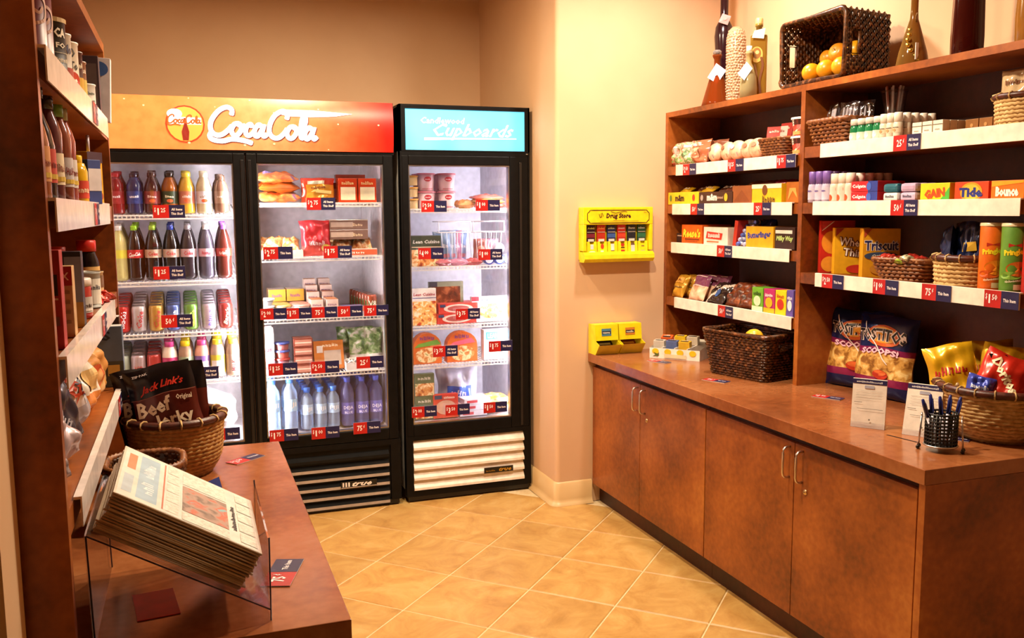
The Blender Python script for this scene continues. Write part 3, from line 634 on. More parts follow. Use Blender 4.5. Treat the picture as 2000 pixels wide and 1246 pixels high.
    def ice(w, h, d, seed):
        rnd = random.Random(seed); ph = [rnd.uniform(0, 6) for _ in range(9)]
        def fn(u, v):
            a = 2*pi*u; t = v; r = (sin(pi*min(1, t*1.05+.06)))**.45*(1-.55*max(0, t-.72)/.28)
            b = 1+.05*sin(5*a+ph[0]+6*t)+.06*sin(11*t+3*a+ph[1])+.035*sin(9*a-14*t+ph[2])+.02*sin(23*a+ph[3])*sin(19*t)
            return (w/2*r*b*cos(a), d/2*r*b*sin(a), h*t)
        return G().grid(fn, 40, 26, 'icebag').build('ice_bag')
    tag(put(ice(.27, .25, .22, 4), .06, 4.60, z), 'white knotted bag of ice cubes beside the centre post', 'ice bag', 'bags of ice')
    tag(put(ice(.27, .23, .22, 9), -.21, 4.60, z), 'white bag of ice at far left of cooler floor', 'ice bag', 'bags of ice')
    for k, (x, zz) in enumerate([(.10, 0), (.165, 0), (.14, .045)]):
        o = cup('foam_cup', .028, .036, .044, 'e8e6ea', 'f4f2f6/satin'); tag(put(o, x, 4.475, z+zz), ['white foam tub left of a pair under the ice bag', 'white foam tub right of a pair under the ice bag', 'white foam tub stacked on the pair under the ice'][k], 'tub', 'foam tubs on the cooler floor')
    ys = 4.353
    for p, k, x, zz, lb in [('$1.25', 'S', -.069, 1.487, 'top drinks shelf of left door'), ('$1.25', 'S', -.081, 1.211, 'second drinks shelf of left door'), ('50c', 'S', -.059, .99, 'soda can shelf of left door'), ('$1.00', 'S', .043, .741, 'milk shelf of left door'), ('75c', 'I', .127, .444, 'ice bags behind left door')]:
        price_tag(p, k, (x, ys, zz), 0, f'{p} red and navy price tag at the {lb}'.replace('c red', ' cent red'), group='price tags on cooler glass')
left_door()

# ================================================================== FOOD BEHIND THE MIDDLE DOOR
def mid_door():
    z = 1.525; grp = 'packs on the top food shelf'
    for k, (dx, m) in enumerate([(0, 'deli'), (.004, 'b8621e/foil'), (-.004, 'deli')]):
        o = pillow('deli_bag', .20, .17, .045, m, [('r', -.06, .03, .06, .09, ['c8b878', '8a2c50', '8878b8'][k]), ('t', 'Deli', -.01, .075, .06, .02, 'f0e4d0')], k+2, .03, .2)
        tag(put(o, .43+dx, 4.475, z+.022+k*.045, .03*k, (-1.45, 0)), f'orange deli meat bag, {["bottom", "middle", "top"][k]} of stack at top shelf left', 'food bag', grp)
    for k in range(3):
        o = pillow('cheese_bag', .16, .12, .04, lambda u, v: 'c83a18/foil' if v > .72 or v < .08 or u < .1 else 'd8982c/foil', [('r', -.05, .03, .088, .104, 'd8d8b0'), ('p', [(-.04, .05), (.06, .04), (.06, .055), (-.02, .062)], 'f0dc80'), ('t', 'Cheddar', .0, .072, .07, .014, '6a2a10')], 11+k, .04, .14)
        tag(put(o, .615+.005*k, 4.49+.05*k, z, 0, (-.08, 0)), f'orange and yellow shredded cheese bag, {ORD[k]} of three', 'cheese', grp)
    for k, (x, d) in enumerate([(.757, 'left'), (.853, 'right')]):
        for q in range(2):
            o = carton('cheese_pack', .09, .035, .118, 'c8401c/gloss', [('r', -.036, .036, .012, .075, 'e6dcb4'), ('t', 'Cheese', 0., .095, .06, .016, 'f0d890')]); tag(put(o, x, 4.485+.05*q, z), f'red cheese block pack, {d} pair, {["front", "back"][q]} one', 'cheese', grp)
    o = carton('sliced_meat_pack', .12, .03, .10, '8a2c22/gloss', [('r', -.05, .05, .02, .07, 'b85a48')]); tag(put(o, .68, 4.62, z), 'dark red sliced meat pack behind the cheese bags', 'meat pack')
    for k in range(2):
        o = carton('hot_dog_pack', .15, .05, .07, 'b04a34/gloss', [('r', -.06, .06, .015, .05, 'd88a70')]); tag(put(o, .80, 4.66, z+.112*0+k*.072), f'pink hot dog pack at back right, {["lower", "upper"][k]} of two', 'meat pack', grp)
    z = 1.263; grp = 'meals on the second food shelf'
    for k, (x, w_) in enumerate([(.43, .20), (.775, .235)]):
        t = tray('sandwich_tray', w_, .40, .035, 'dccfc4', [('r', -w_/2, w_/2, .004, .03, 'd0603a' if k else 'd8c8bc'), ('t', 'FRESH', 0., .017, w_*.5, .014, 'f8f0e0' if k else 'c85a30')]); tag(put(t, x, 4.66, z), ['white open sandwich tray at shelf left', 'open sandwich tray with orange front strip'][k], 'tray')
        for q in range(4):
            o = pillow('sandwich', w_*.44, .13, .05, 'pasta' if k == 0 else 'meal', [], 20+k*9+q, .05, .2); tag(put(o, x-w_*.24+(q % 2)*w_*.48, 4.53+.02*(q//2)+.14*(q//2), z+.03+.0*(q//2), .2*(q-1.5), (-1.2, 0)), f'wrapped sandwich in the {["left", "right"][k]} tray, {["front left", "front right", "back left", "back right"][q]}', 'sandwich', grp)
    o = pillow('red_snack_bag', .16, .175, .06, lambda u, v: 'c03038/foil' if v > .3 else 'd05048/foil', [('t', 'Snack', .0, .06, .08, .022, 'f0e0d8'), ('e', .04, .035, .022, .02, 'c8b040')], 5, .12, .25); tag(put(o, .60, 4.50, z+.002, .1, (-.12, 0)), 'shiny red crimped snack bag between the sandwich trays', 'food bag')
    for k in range(4):
        o = carton('boxed_meal', .19, .07, .048, '7c6258/gloss', [('r', -.09, .02, .012, .036, 'b8a494'), ('t', 'MEAL', .045, .024, .05, .016, 'e0c8a0')], top='8a6a5c'); tag(put(o, .762, 4.535+.075*(k//2), z+.08+.0495*(k % 2)), f'grey brown boxed meal, {["lower", "upper"][k % 2]} {["front", "back"][k//2]} of four', 'boxed meal', grp)
    z = .965; grp = 'cups and cartons on the third food shelf'
    for x, lid, nm in [(.425, 'd8b86a', 'yellow'), (.515, 'd89a8a', 'pink')]:
        for k in range(5):
            o = cup('yogurt_cup', .030, .041, .062, 'd8c8b8', lid+'/foil') if k == 0 else copy_tree(o)
            tag(put(o, x, 4.50+k*.088, z), f'yogurt cup with {nm} foil lid, {ORD[k]} in line, third food shelf', 'yogurt cup', grp)
        o = carton('butter_carton', .085, .12, .06, 'd89838/gloss', [('t', 'Butter', 0., .03, .05, .016, '6a3a8a')], top='c8b4a8'); tag(put(o, x-.01, 4.70, z+.068), f'orange carton lying on the {nm} lidded cups', 'carton', grp)
    for k in range(3):
        o = cup('foam_bowl', .03, .042, .03, 'ccd0d4', 'dfe4ea/satin'); tag(put(o, .345, 4.49, z+.0335*k), f'white lidded foam bowl, {["bottom", "middle", "top"][k]} of stack at left edge', 'bowl', grp)
    for x, nm in [(.590, 'left'), (.664, 'right')]:
        for k in range(5):
            o = carton('creamer_carton', .06, .06, .085, 'd8c0b0', [('r', -.03, .03, .0, .04, 'c8a090'), ('t', 'Cream', 0., .06, .045, .014, '7a4a70')], top='b8681c') if k == 0 else o.copy()
            if k: COL.objects.link(o)
            tag(put(o, x, 4.50+k*.068, z+(.0 if k < 2 else .028*(k-1))), f'small orange-topped carton, {ORD[k]} in the {nm} column', 'carton', grp)
    for k in range(7):
        o = can('vegetable_juice_can', '9a4a30/foil', [('r', -.04, .04, .02, .07, '5a7a3a'), ('t', 'V8', 0., .055, .04, .03, 'f0e4d0')], .82) if k == 0 else copy_tree(o)
        tag(put(o, .865-.004*k, 4.50+k*.06, z), f'small red and green vegetable juice can, {ORD[k]} in line', 'can', grp)
    t = tray('cutlery_tray', .13, .42, .02, 'd4ccd4'); tag(put(t, .765, 4.68, z), 'shallow clear tray with ribbed floor beside juice cans', 'tray')
    for k in range(6): G().box(-.055+.02*k, -.045+.02*k, -.19, .20, .003, .012, 'dcd6dc/satin').build('rib', t)
    o = carton('bar_box', .11, .10, .025, 'b86a4a', [('t', 'BAR', 0., .012, .05, .012, 'f0e0d0')], top='7a6aa0'); tag(put(o, .765, 4.50, z+.021), 'small brown and purple box lying in the ribbed tray', 'box')
    z = .69; grp = 'packs on the fourth food shelf'
    for k in range(2):
        o = carton('milk_carton', .07, .07, .19, 'e6d4d4', [('r', -.035, .035, .03, .08, 'c86a70'), ('t', 'Milk', 0., .13, .05, .03, 'c04050')]); tag(put(o, .341, 4.50+.08*k, z), f'white and pink milk carton at left edge, {["front", "rear"][k]} one', 'carton', grp)
        g = G().add([(-.035, -.035, .19), (.035, -.035, .19), (.035, .035, .19), (-.035, .035, .19), (-.035, 0, .23), (.035, 0, .23)], [(0, 1, 5, 4), (2, 3, 4, 5), (1, 2, 5), (3, 0, 4)], 'e0c8c8'); g.build('gable_top', o)
    for k in range(4):
        o = cup('dip_cup', .030, .035, .036, ['9a4038', '8a5060', 'a8483c', '9a5a58'][k], ['3c4a8a/satin', 'a03028/satin', '3c4a8a/satin', '2a3a7a/satin'][k]); tag(put(o, .415, 4.495, z+.0395*k), f'small dip cup, {["bottom", "second", "third", "top"][k]} of the stack with blue and red lids', 'cup', grp)
    for k in range(4):
        o = carton('wrapped_sausage_pack', .092, .09, .042, '7a3a2c/gloss', [('r', -.04, .04, .006, .036, 'a8705c'), ('r', -.04, .04, .018, .024, 'd8b8a0')], top='8a4a38'); tag(put(o, .515, 4.51, z+.0435*k), f'brown sausage pack, {["bottom", "second", "third", "top"][k]} of four stacked', 'meat pack', grp)
    o = carton('lunch_box', .15, .05, .145, 'c87a34', [('r', -.025, .06, .02, .095, 'c8b8a8'), ('r', -.06, -.03, .085, .12, 'e8e0d8'), ('t', 'LUNCH', .01, .122, .08, .018, 'f8e8c8')], top='a85a28'); tag(put(o, .645, 4.52, z, .06, (-.22, 0)), 'orange lunch kit box with window leaning on fourth food shelf', 'boxed meal')
    for k, (x, y) in enumerate([(.79, 4.60), (.84, 4.54)]):
        o = pillow('salad_bag', .19, .20, .07, lambda u, v: 'salad' if v > .35 else 'd8d4cc/gloss', [], 31+k, .1, .3); tag(put(o, x, y, z, -.15+.3*k, (-.1, 0)), ['clear bag of leafy salad, left and further back', 'clear bag of leafy salad, right and nearer the glass'][k], 'salad bag', grp)
    o = tray('mushroom_tray', .16, .1, .04, 'e0dcdc'); tag(put(o, .80, 4.492, z), 'white tray of sliced onions in front of salad bags', 'tray')
    rnd = random.Random(5); g = G()
    for _ in range(26):
        x, y = rnd.uniform(-.07, .07), rnd.uniform(-.04, .04); a = rnd.uniform(0, 3); d = .018
        g.tube([(x-d*cos(a), y-d*sin(a), .03+rnd.uniform(0, .02)), (x, y, .052), (x+d*cos(a), y+d*sin(a), .03+rnd.uniform(0, .02))], .0045, 'ece6dc/satin', 5)
    g.build('onion_slices', o, kind='stuff')
    # water on the cooler floor
    z = .402; grp = 'water bottles on the cooler floor'
    big = bottle('water_bottle', [(r*1.12, q*1.28) for r, q in WATER], 'cfe0f2/tint', (.0175, .238, .265, '4a86d8/gloss'), (.10, .16, 'a8d0ec', [('t', 'FIJI', 0., .13, .055, .03, 'f4f8fc')], .0365), n=8)
    row(big, 'large square water bottle with blue cap, leftmost column', 'bottle', grp, .362, 4.50, z, 3, .085, '')
    row(copy_tree(big), 'large square water bottle with blue cap, second column', 'bottle', grp, .446, 4.50, z, 2, .085, '')
    sm = bottle('water_bottle', [(r*.98, q*1.0) for r, q in WATER], 'c4d8ee/tint', (.0165, .184, .208, '3f78d4/gloss'), (.075, .125, 'a8c4e0', [('t', 'FIJI', 0., .10, .045, .024, 'f0f6fc')], .0322), n=8)
    for i, x in enumerate((.527, .594, .658)):
        row(sm if i == 0 else copy_tree(sm), f'small square water bottle, {["left", "middle", "right"][i]} of three blue-capped columns', 'bottle', grp, x, 4.50, z, 5, .075, '')
    dj = bottle('water_bottle', [(r*1.03, q*1.2) for r, q in WATER], '8a8cc8/tint', (.0165, .222, .245, '4a5cc0/gloss'), (.06, .12, '6a68b0/gloss', [('t', 'DEJA', 0., .092, .05, .022, 'e8e8f8'), ('t', 'BLUE', 0., .07, .04, .012, 'e0e0f4')], .0338), n=18)
    for i, x in enumerate((.730, .804, .876)):
        row(dj if i == 0 else copy_tree(dj), f'violet-blue water bottle, {["left", "middle", "right"][i]} of three tinted columns', 'bottle', grp, x, 4.505, z, 4, .075, '')
    ys = 4.353; nm = ['cheese shelf', 'left sandwich tray', 'right sandwich tray', 'foam bowls', 'yogurt cups', 'small cartons', 'ribbed tray', 'vegetable juice cans', 'dip cups', 'orange lunch kit', 'salad bags', 'large square water bottles', 'small square water bottles', 'violet water bottles']
    for i, (p, k, x, zz) in enumerate([('$2.75', 'S', .608, 1.518), ('$2.75', 'I', .401, 1.29), ('$1.75', 'S', .68, 1.288), ('$2.00', 'I', .369, 1.003), ('$1.75', 'I', .487, 1.0), ('75c', 'I', .608, 1.0), ('50c', 'I', .731, .999), ('75c', 'I', .859, .998), ('$1.25', 'I', .403, .736), ('$2.50', 'I', .602, .733), ('25c', 'I', .822, .743), ('$1.75', 'I', .396, .414), ('$1.00', 'I', .594, .408), ('75c', 'I', .798, .415)]):
        price_tag(p, k, (x, ys-.0015*(i % 2), zz), 0, f'{p} red and navy price tag in front of {nm[i]}'.replace('c red', ' cent red'), k=.9 if 3 <= i <= 7 else 1.0, group='price tags on cooler glass')
mid_door()

# ================================================================== FROZEN FOOD BEHIND THE RIGHT DOOR
def right_door():
    z = 1.492; grp = 'packs on the top freezer shelf'
    pint = cup('ice_cream_pint', .038, .046, .086, 'd8b4b8', 'c8707c/satin', [('e', .0, .058, .018, .012, 'b02030'), ('t', 'Creme', .0, .058, .026, .008, 'f0e0e0'), ('r', -.03, .03, .006, .012, 'c07880')])
    n = 0
    for j in range(2):
        for i, x in enumerate((1.16, 1.268)):
            for q in range(2):
                o = pint if n == 0 else copy_tree(pint); n += 1; tag(put(o, x, 4.505+.1*j, z+.0905*q), f'pink ice cream pint, {["left", "right"][i]} {["bottom", "top"][q]}, {["front", "back"][j]} stack', 'ice cream', grp)
    for k in range(3):
        o = cup('yellow_jar', .026, .027, .048, 'c8a870', 'd0902c/satin'); tag(put(o, 1.085, 4.485, z+.058*k), f'small tub with yellow lid, {["bottom", "middle", "top"][k]} of stack at left', 'tub', grp)
    for k in range(3):
        o = pillow('ice_cream_bar', .17, .09, .03, ['c8402c/foil', 'd8b050/foil', 'c85a48/foil'][k], [('t', 'Bar', 0., .045, .06, .02, 'f4e8d0')], 40+k, .03, .2); tag(put(o, 1.50, 4.475+.01*k, z+.014+.019*k, .05*k, (-1.5, 0)), f'flat foil ice cream bar, {["bottom", "middle", "top"][k]} of three', 'ice cream', grp)
    o = pillow('frozen_bun', .10, .07, .04, 'bread', [], 44, .05, .2); tag(put(o, 1.38, 4.50, z+.018, .2, (-1.45, 0)), 'wrapped golden bun beside the foil bars', 'bread')
    z = 1.2; grp = 'packs on the second freezer shelf'
    for k in range(3):
        o = carton('frozen_meal', .155, .03, .155, '3c4434', [('r', -.0775, .0775, .0, .085, 'meal'), ('t', 'Lean Cuisine', 0., .125, .14, .018, 'e0dcd0', {'shear': .2}), ('r', -.0775, .0775, .095, .1, 'c8b090')]); tag(put(o, 1.148+.004*k, 4.485+.034*k, z), f'dark green frozen meal box, {ORD[k]} of three', 'frozen meal', grp)
    for i, (x, lo) in enumerate([(1.30, 1.235), (1.484, 1.255)]):
        root = tag(empty('wire_basket', (x, 4.53, z)), ['white hanging wire basket on freezer shelf, left', 'white hanging wire basket on freezer shelf, right'][i], 'wire basket', 'hanging wire baskets')
        g = G(); c = 'eceaf0/satin'; w_, d_, hh = .085, .06, .225
        for zz, rr in ((hh, .0028), (hh-.055, .0028), (.004, .002)):
            s_ = 1 if zz > .1 else .82; g.tube([(-w_*s_, -d_*s_, zz), (w_*s_, -d_*s_, zz), (w_*s_, d_*s_, zz), (-w_*s_, d_*s_, zz)], rr, c, 5, True)
        for sx_ in (-1, 1): g.tube([(sx_*w_, -d_, hh), (sx_*w_, -d_, hh-.055)], .0028, c, 5)
        g.build('hoop', root)
        for k in range(6):
            x_ = -w_+2*w_*(k+.5)/6; g = G(); g.tube([(x_, -d_, hh-.055), (x_*.82, -d_*.82, .004), (x_*.82, d_*.82, .004), (x_, d_, hh-.055)], .0017, c, 5); g.build('wire', root)
    for k in range(4):
        o = pillow('ice_pop_bag', .09, .17, .03, ['7a94b8/gloss', '9aa8c0/gloss', 'a8708a/gloss', '8098c0/gloss'][k], [('t', 'Pops', 0., .09, .06, .02, 'f0ecf4'), ('r', -.03, .03, .03, .05, 'b06a78')], 50+k, .08, .2); tag(put(o, 1.255+.03*k, 4.515+.014*k, z+.008, .15*(k-1), (-.05, .06*(k-1.5))), f'blue white ice pop pouch, {ORD[k]} from the left in wire basket', 'ice cream', grp)
    for k in range(3):
        o = pillow('cookie_pouch', .08, .12, .035, ['8a5048/gloss', '9a5a6a/gloss', '6a4a58/gloss'][k], [('e', 0., .06, .024, .024, 'a8705c')], 56+k, .08, .2); tag(put(o, 1.45+.035*k, 4.52+.012*k, z+.012, 0, (-.05, .05)), f'brown pink frozen pouch, {ORD[k]} from left in right wire basket', 'ice cream', grp)
    for k, (x, y, zz) in enumerate([(1.472, 4.445, 0), (1.532, 4.452, 0), (1.588, 4.46, 0), (1.53, 4.45, .05)]):
        g = G(); r_ = .028; g.lathe([(r_*.98, -.017), (r_, -.014), (r_, .014), (r_*.98, .017)], ['3c4c94/gloss', '4a5ca0/gloss', 'b8bcd0/gloss', 'c0c4d8/gloss'][k], 20); o = g.build('ice_cream_disc'); o.rotation_euler = (QUARTER, 0, 0)
        G().lathe([(.0005, 0), (.021, 0), (.021, .001)], 'e4e6f0', 20, (0, 0, .0172)).build('lid_print', o)
        o.location = (x, y, z+.029+zz*1.14); tag(o, ['round blue ice cream tub on edge, left of three', 'round blue ice cream tub on edge, middle of three', 'round pale ice cream tub on edge, right of three', 'round pale ice cream tub on edge, above the others'][k], 'ice cream', grp)
    for k in range(3):
        o = pillow('frozen_burrito', .10, .06, .03, ['a85a60/gloss', 'b8788a/gloss', 'a04848/gloss'][k], [], 60+k, .02, .2); tag(put(o, 1.25+.07*k, 4.452, z+.014, .3-.3*k, (-1.5, 0)), f'pink wrapped frozen snack lying, {ORD[k]} from left, under the wire basket', 'frozen snack', grp)
    z = .896; grp = 'boxes on the third freezer shelf'
    o = carton('frozen_pizza_box', .125, .03, .19, 'e4dcd4', [('r', -.0625, .0625, .0, .125, 'pasta'), ('t', 'Lean Cuisine', 0., .16, .115, .016, 'b03040', {'shear': .2}), ('r', -.0625, .0625, .140, .143, '3c3c80')]); tag(put(o, 1.132, 4.485, z), 'tall white frozen dinner box with rice dish, left end', 'frozen meal', grp)
    o = carton('frozen_steak_box', .185, .03, .215, '8a8a70', [('r', -.08, .075, .06, .19, 'brownsnack'), ('r', -.0925, -.05, .19, .215, '3a3a44')]); tag(put(o, 1.272, 4.56, z), 'grey green frozen box with brown meatball photo standing behind', 'frozen meal', grp)
    for k in range(2):
        o = carton('frozen_dinner_box', .215, .14, .052, 'b83428', [('e', .0, .026, .08, .022, 'e0c0b0'), ('e', .0, .026, .06, .015, '9a4a44'), ('r', -.10, -.07, .034, .048, '2a3a5a')], top='c04a3c'); tag(put(o, 1.308+.006*k, 4.55, z+.053*k, .03*k), f'red flat frozen dinner box, {["lower", "upper"][k]} of two', 'frozen meal', grp)
    o = carton('frozen_pasta_box', .20, .03, .135, 'e4e2e8', [('r', -.10, -.06, .11, .133, 'b03040'), ('t', 'Lean Cuisine', .02, .117, .13, .015, '4a5a8a'), ('e', .01, .055, .075, .04, 'pasta'), ('r', -.10, .10, .100, .103, '8a94a8')]); tag(put(o, 1.494, 4.495, z, 0, (-.12, 0)), 'white frozen pasta box leaning back at shelf right', 'frozen meal', grp)
    z = .694; grp = 'boxes on the fourth freezer shelf'
    for k, x in enumerate((1.145, 1.332)):
        w_ = .15 if k == 0 else .165; pts = [(-w_/2, 0), (w_/2, 0), (w_/2, .085)]+[(w_/2*cos(a), .085+.075*sin(a)) for a in [pi*q/10 for q in range(1, 10)]]+[(-w_/2, .085)]
        nn = len(pts); g = G().add([(a, -.03, b) for a, b in pts]+[(a, .03, b) for a, b in pts], [tuple(range(nn)), tuple(reversed(range(nn, 2*nn)))]+[(i, nn+i, nn+(i+1) % nn, (i+1) % nn) for i in range(nn)], 'd06828')
        g.prints([('e', 0., .045, .066, .04, 'meal'), ('p', [(-.072, .085), (.072, .10), (.05, .125), (-.05, .105)], '6a9a3a' if k == 0 else 'd85a70'), ('t', 'BOWL', 0., .135, .08, .02, '7a3a8a')], flat(.06)); tag(put(g.build('meal_bowl_box'), x, 4.50, z), ['arched orange meal bowl box with green band', 'arched orange meal bowl box with pink band'][k], 'frozen meal', grp)
    o = carton('frozen_lean_box', .155, .05, .16, 'dcdce0', [('r', -.065, .01, .108, .148, '4aa0a8'), ('t', 'LEAN', -.027, .128, .06, .026, 'f4f4f4'), ('e', .01, .05, .055, .036, 'd8a890')]); tag(put(o, 1.53, 4.50, z), 'white frozen meal box with teal square at right end', 'frozen meal', grp)
    z = .402; grp = 'packs on the freezer floor'
    for k in range(2):
        o = carton('green_frozen_box', .105, .03, .12, '5c6a4a', [('r', -.05, .05, .005, .07, 'meal'), ('t', 'Farm', 0., .098, .07, .02, 'e0dcc8')]); tag(put(o, 1.125, 4.485+.0*k, z+.0+.1205*k), f'dark green frozen vegetable box, {["lower", "upper"][k]} of two', 'frozen meal', grp)
    o = pillow('frozen_bag', .24, .24, .09, lambda u, v: '3c5cb0/gloss' if .3 < v < .62 and .18 < u < .82 else 'a8a8b8/gloss', [('t', 'ICE', .0, .11, .09, .035, 'd8d4e8')], 70, .1, .2); tag(put(o, 1.335, 4.58, z, 0, (-.05, 0)), 'translucent frozen bag with blue print on freezer floor', 'food bag', grp)
    o = carton('red_frozen_box', .135, .04, .125, 'b83a28', [('e', .0, .055, .055, .038, 'c89a80'), ('r', -.06, -.02, .1, .12, '2a3a5a'), ('t', 'Pot Pie', .02, .108, .06, .016, 'f0e0c8')]); tag(put(o, 1.236, 4.48, z, 0, (-.06, 0)), 'small red frozen box in front of the bag', 'frozen meal', grp)
    for k in range(3):
        o = carton('white_frozen_pack', .15, .12, .03, 'c8c4cc', [('r', -.06, .0, .008, .022, 'b04048')], top='dcd8de'); tag(put(o, 1.385+.008*k, 4.515, z+.031*k, .05*k), f'white flat frozen pack, {["bottom", "middle", "top"][k]} of three', 'frozen meal', grp)
    for k in range(2):
        o = pillow('frozen_pizza', .145, .13, .04, 'pasta', [('r', -.05, .05, .02, .04, 'd8b83a')], 80+k, .02, .15); tag(put(o, 1.532, 4.44+.015*k, z+.028+.034*k, .05, (-1.45, 0)), f'flat wrapped frozen pizza, {["lower", "upper"][k]} of two', 'frozen meal', grp)
    ys = 4.353; nm = ['pink ice cream pints', 'foil ice cream bars', 'dark green frozen meals', 'round ice cream tubs', 'red flat dinner boxes', 'arched bowl boxes', 'teal square meal box', 'green vegetable boxes', 'small red frozen box', 'frozen pizzas']
    for i, (p, k, x, zz) in enumerate([('$2.50', 'I', 1.161, 1.503), ('$1.00', 'I', 1.442, 1.507), ('$4.00', 'I', 1.141, 1.27), ('$1.00', 'S', 1.453, 1.258), ('$3.75', 'S', 1.329, .959), ('$3.75', 'S', 1.207, .774), ('$1.75', 'I', 1.504, .783), ('$2.00', 'I', 1.092, .471), ('$3.50', 'I', 1.267, .467), ('$1.50', 'I', 1.472, .463)]):
        price_tag(p, k, (x, ys, zz), 0, f'{p} red and navy price tag in front of {nm[i]}', k=.96, group='price tags on cooler glass')
right_door()
# ================================================================== BASKET BUILDERS
def rope_basket(name, r0, r1, h, n, mat, label, cat='basket', rim=True, sx=1, sy=1, bulge=.25, stitches=18, rr=None, seg=72):
    """coiled rope bowl; returns the root empty"""
    root = tag(empty(name), label, cat); rr = rr or h/n*.56
    prof = lambda t: r0+(r1-r0)*(t+bulge*sin(pi*t)*(1-t)*1.0)
    G().lathe([(prof(k/8)-rr*.6, h*k/8+.002) for k in range(9)], 'rim_dark', 40, caps=False, sx=sx, sy=sy).build('blocking_liner', root)  # dark inner surface added to block light between the coils
    G().lathe([(.001, .003), (r0, .003)], mat, 32, caps=False, sx=sx, sy=sy).build('base', root)
    for i in range(n):
        t = (i+.5)/n; r = prof(t)
        G().tube([(sx*r*cos(2*pi*k/seg), sy*r*sin(2*pi*k/seg), h*t) for k in range(seg)], rr*1.08, mat, 6, True, twist=3*2*pi/(rr*9)).build('coil', root)
    if rim:
        r = r1; q = rr*1.5
        G().tube([(sx*r*cos(2*pi*k/48), sy*r*sin(2*pi*k/48), h+q*.9) for k in range(48)], q*1.35, 'rim_dark', 8, True, flat=.75).build('rim', root)
        for k in range(stitches):
            a = 2*pi*(k+.3)/stitches; c = (sx*r*cos(a), sy*r*sin(a)); ux, uy = cos(a), sin(a); e = q*1.5
            pts = [(c[0]+ux*e*cos(b), c[1]+uy*e*cos(b), h+q*.9+q*1.55*sin(b)*.72) for b in [2*pi*j/8 for j in range(8)]]
            G().tube(pts, .0028, 'rope', 5, True).build('stitch', root)
    return root
def rounded_rect(w, d, r, n):
    pts = []
    for cx, cy, a0 in ((w/2-r, d/2-r, 0), (-w/2+r, d/2-r, pi/2), (-w/2+r, -d/2+r, pi), (w/2-r, -d/2+r, 3*pi/2)):
        for k in range(5): a = a0+pi/2*k/4; pts.append((cx+r*cos(a), cy+r*sin(a)))
    # resample evenly
    L = [0]
    for i in range(len(pts)): a, b = pts[i], pts[(i+1) % len(pts)]; L.append(L[-1]+math.hypot(b[0]-a[0], b[1]-a[1]))
    out = []
    for k in range(n):
        s = L[-1]*k/n; i = max(j for j in range(len(pts)) if L[j] <= s+1e-9); a, b = pts[i], pts[(i+1) % len(pts)]; t = (s-L[i])/max(L[i+1]-L[i], 1e-9)
        out.append((a[0]+(b[0]-a[0])*t, a[1]+(b[1]-a[1])*t))
    return out
def wicker(name, w0, d0, w1, d1, h, rows, mat, label, corner=.02, stakes=36, rim=.008, handles=False, rim_mat=None, floor_t=.004):
    root = tag(empty(name), label, 'basket')
    M_ = stakes*2; g = G(); rh = h/rows
    for i in range(rows):
        t = (i+.5)/rows; P = rounded_rect(w0+(w1-w0)*t, d0+(d1-d0)*t, corner, M_); pts = []
        for k, (x, y) in enumerate(P):
            a, b = P[k-1], P[(k+1) % M_]; nx, ny = b[1]-a[1], a[0]-b[0]; q = math.hypot(nx, ny) or 1
            o = rh*.32*(1 if (k+i) % 2 else -1); pts.append((x+nx/q*o, y+ny/q*o, h*t+rh*.06*sin(k*2.3+i)))
        if handles and .68 < t < .86:
            # leave hand holes in the two short ends
            run = []
            for k, p in enumerate(pts+pts[:1]):
                if abs(p[0]) > (w0+(w1-w0)*t)/2-.012 and abs(p[1]) < .04:
                    if len(run) > 1: g.tube(run, rh*.52, mat, 5)
                    run = []
                else: run.append(p)
            if len(run) > 1: g.tube(run, rh*.52, mat, 5)
        else: g.tube(pts, rh*.52, mat, 5, True)
    g.build('weave', root, kind='stuff')
    P0 = rounded_rect(w0-.008, d0-.008, corner, 24); P1 = rounded_rect(w1-.010, d1-.010, corner, 24)
    if handles:
        g = G(); top = .66; Pm = rounded_rect(w0+(w1-w0)*top-.01, d0+(d1-d0)*top-.01, corner, 24)
        g.add([(x, y, .003) for x, y in P0]+[(x, y, h*top) for x, y in Pm], [(k, (k+1) % 24, 24+(k+1) % 24, 24+k) for k in range(24)]+[tuple(range(24))], mat)
    else: g = G().add([(x, y, .003) for x, y in P0]+[(x, y, h-.004) for x, y in P1], [(k, (k+1) % 24, 24+(k+1) % 24, 24+k) for k in range(24)]+[tuple(range(24))], mat)
    g.build('blocking_liner', root)  # inner wall added so no light shows through the weave
    P = rounded_rect(w1, d1, corner, 96)
    G().tube([(x, y, h) for x, y in P], rim, rim_mat or mat, 7, True, twist=520).build('rim', root)
    if handles:
        for s in (-1, 1):
            x = s*(w0+(w1-w0)*.77)/2; y = .042; a, b = h*.68, h*.86
            G().tube([(x, -y, a), (x, y, a), (x, y, b), (x, -y, b)], .006, mat, 6, True, twist=520).build('handle', root)
    return root

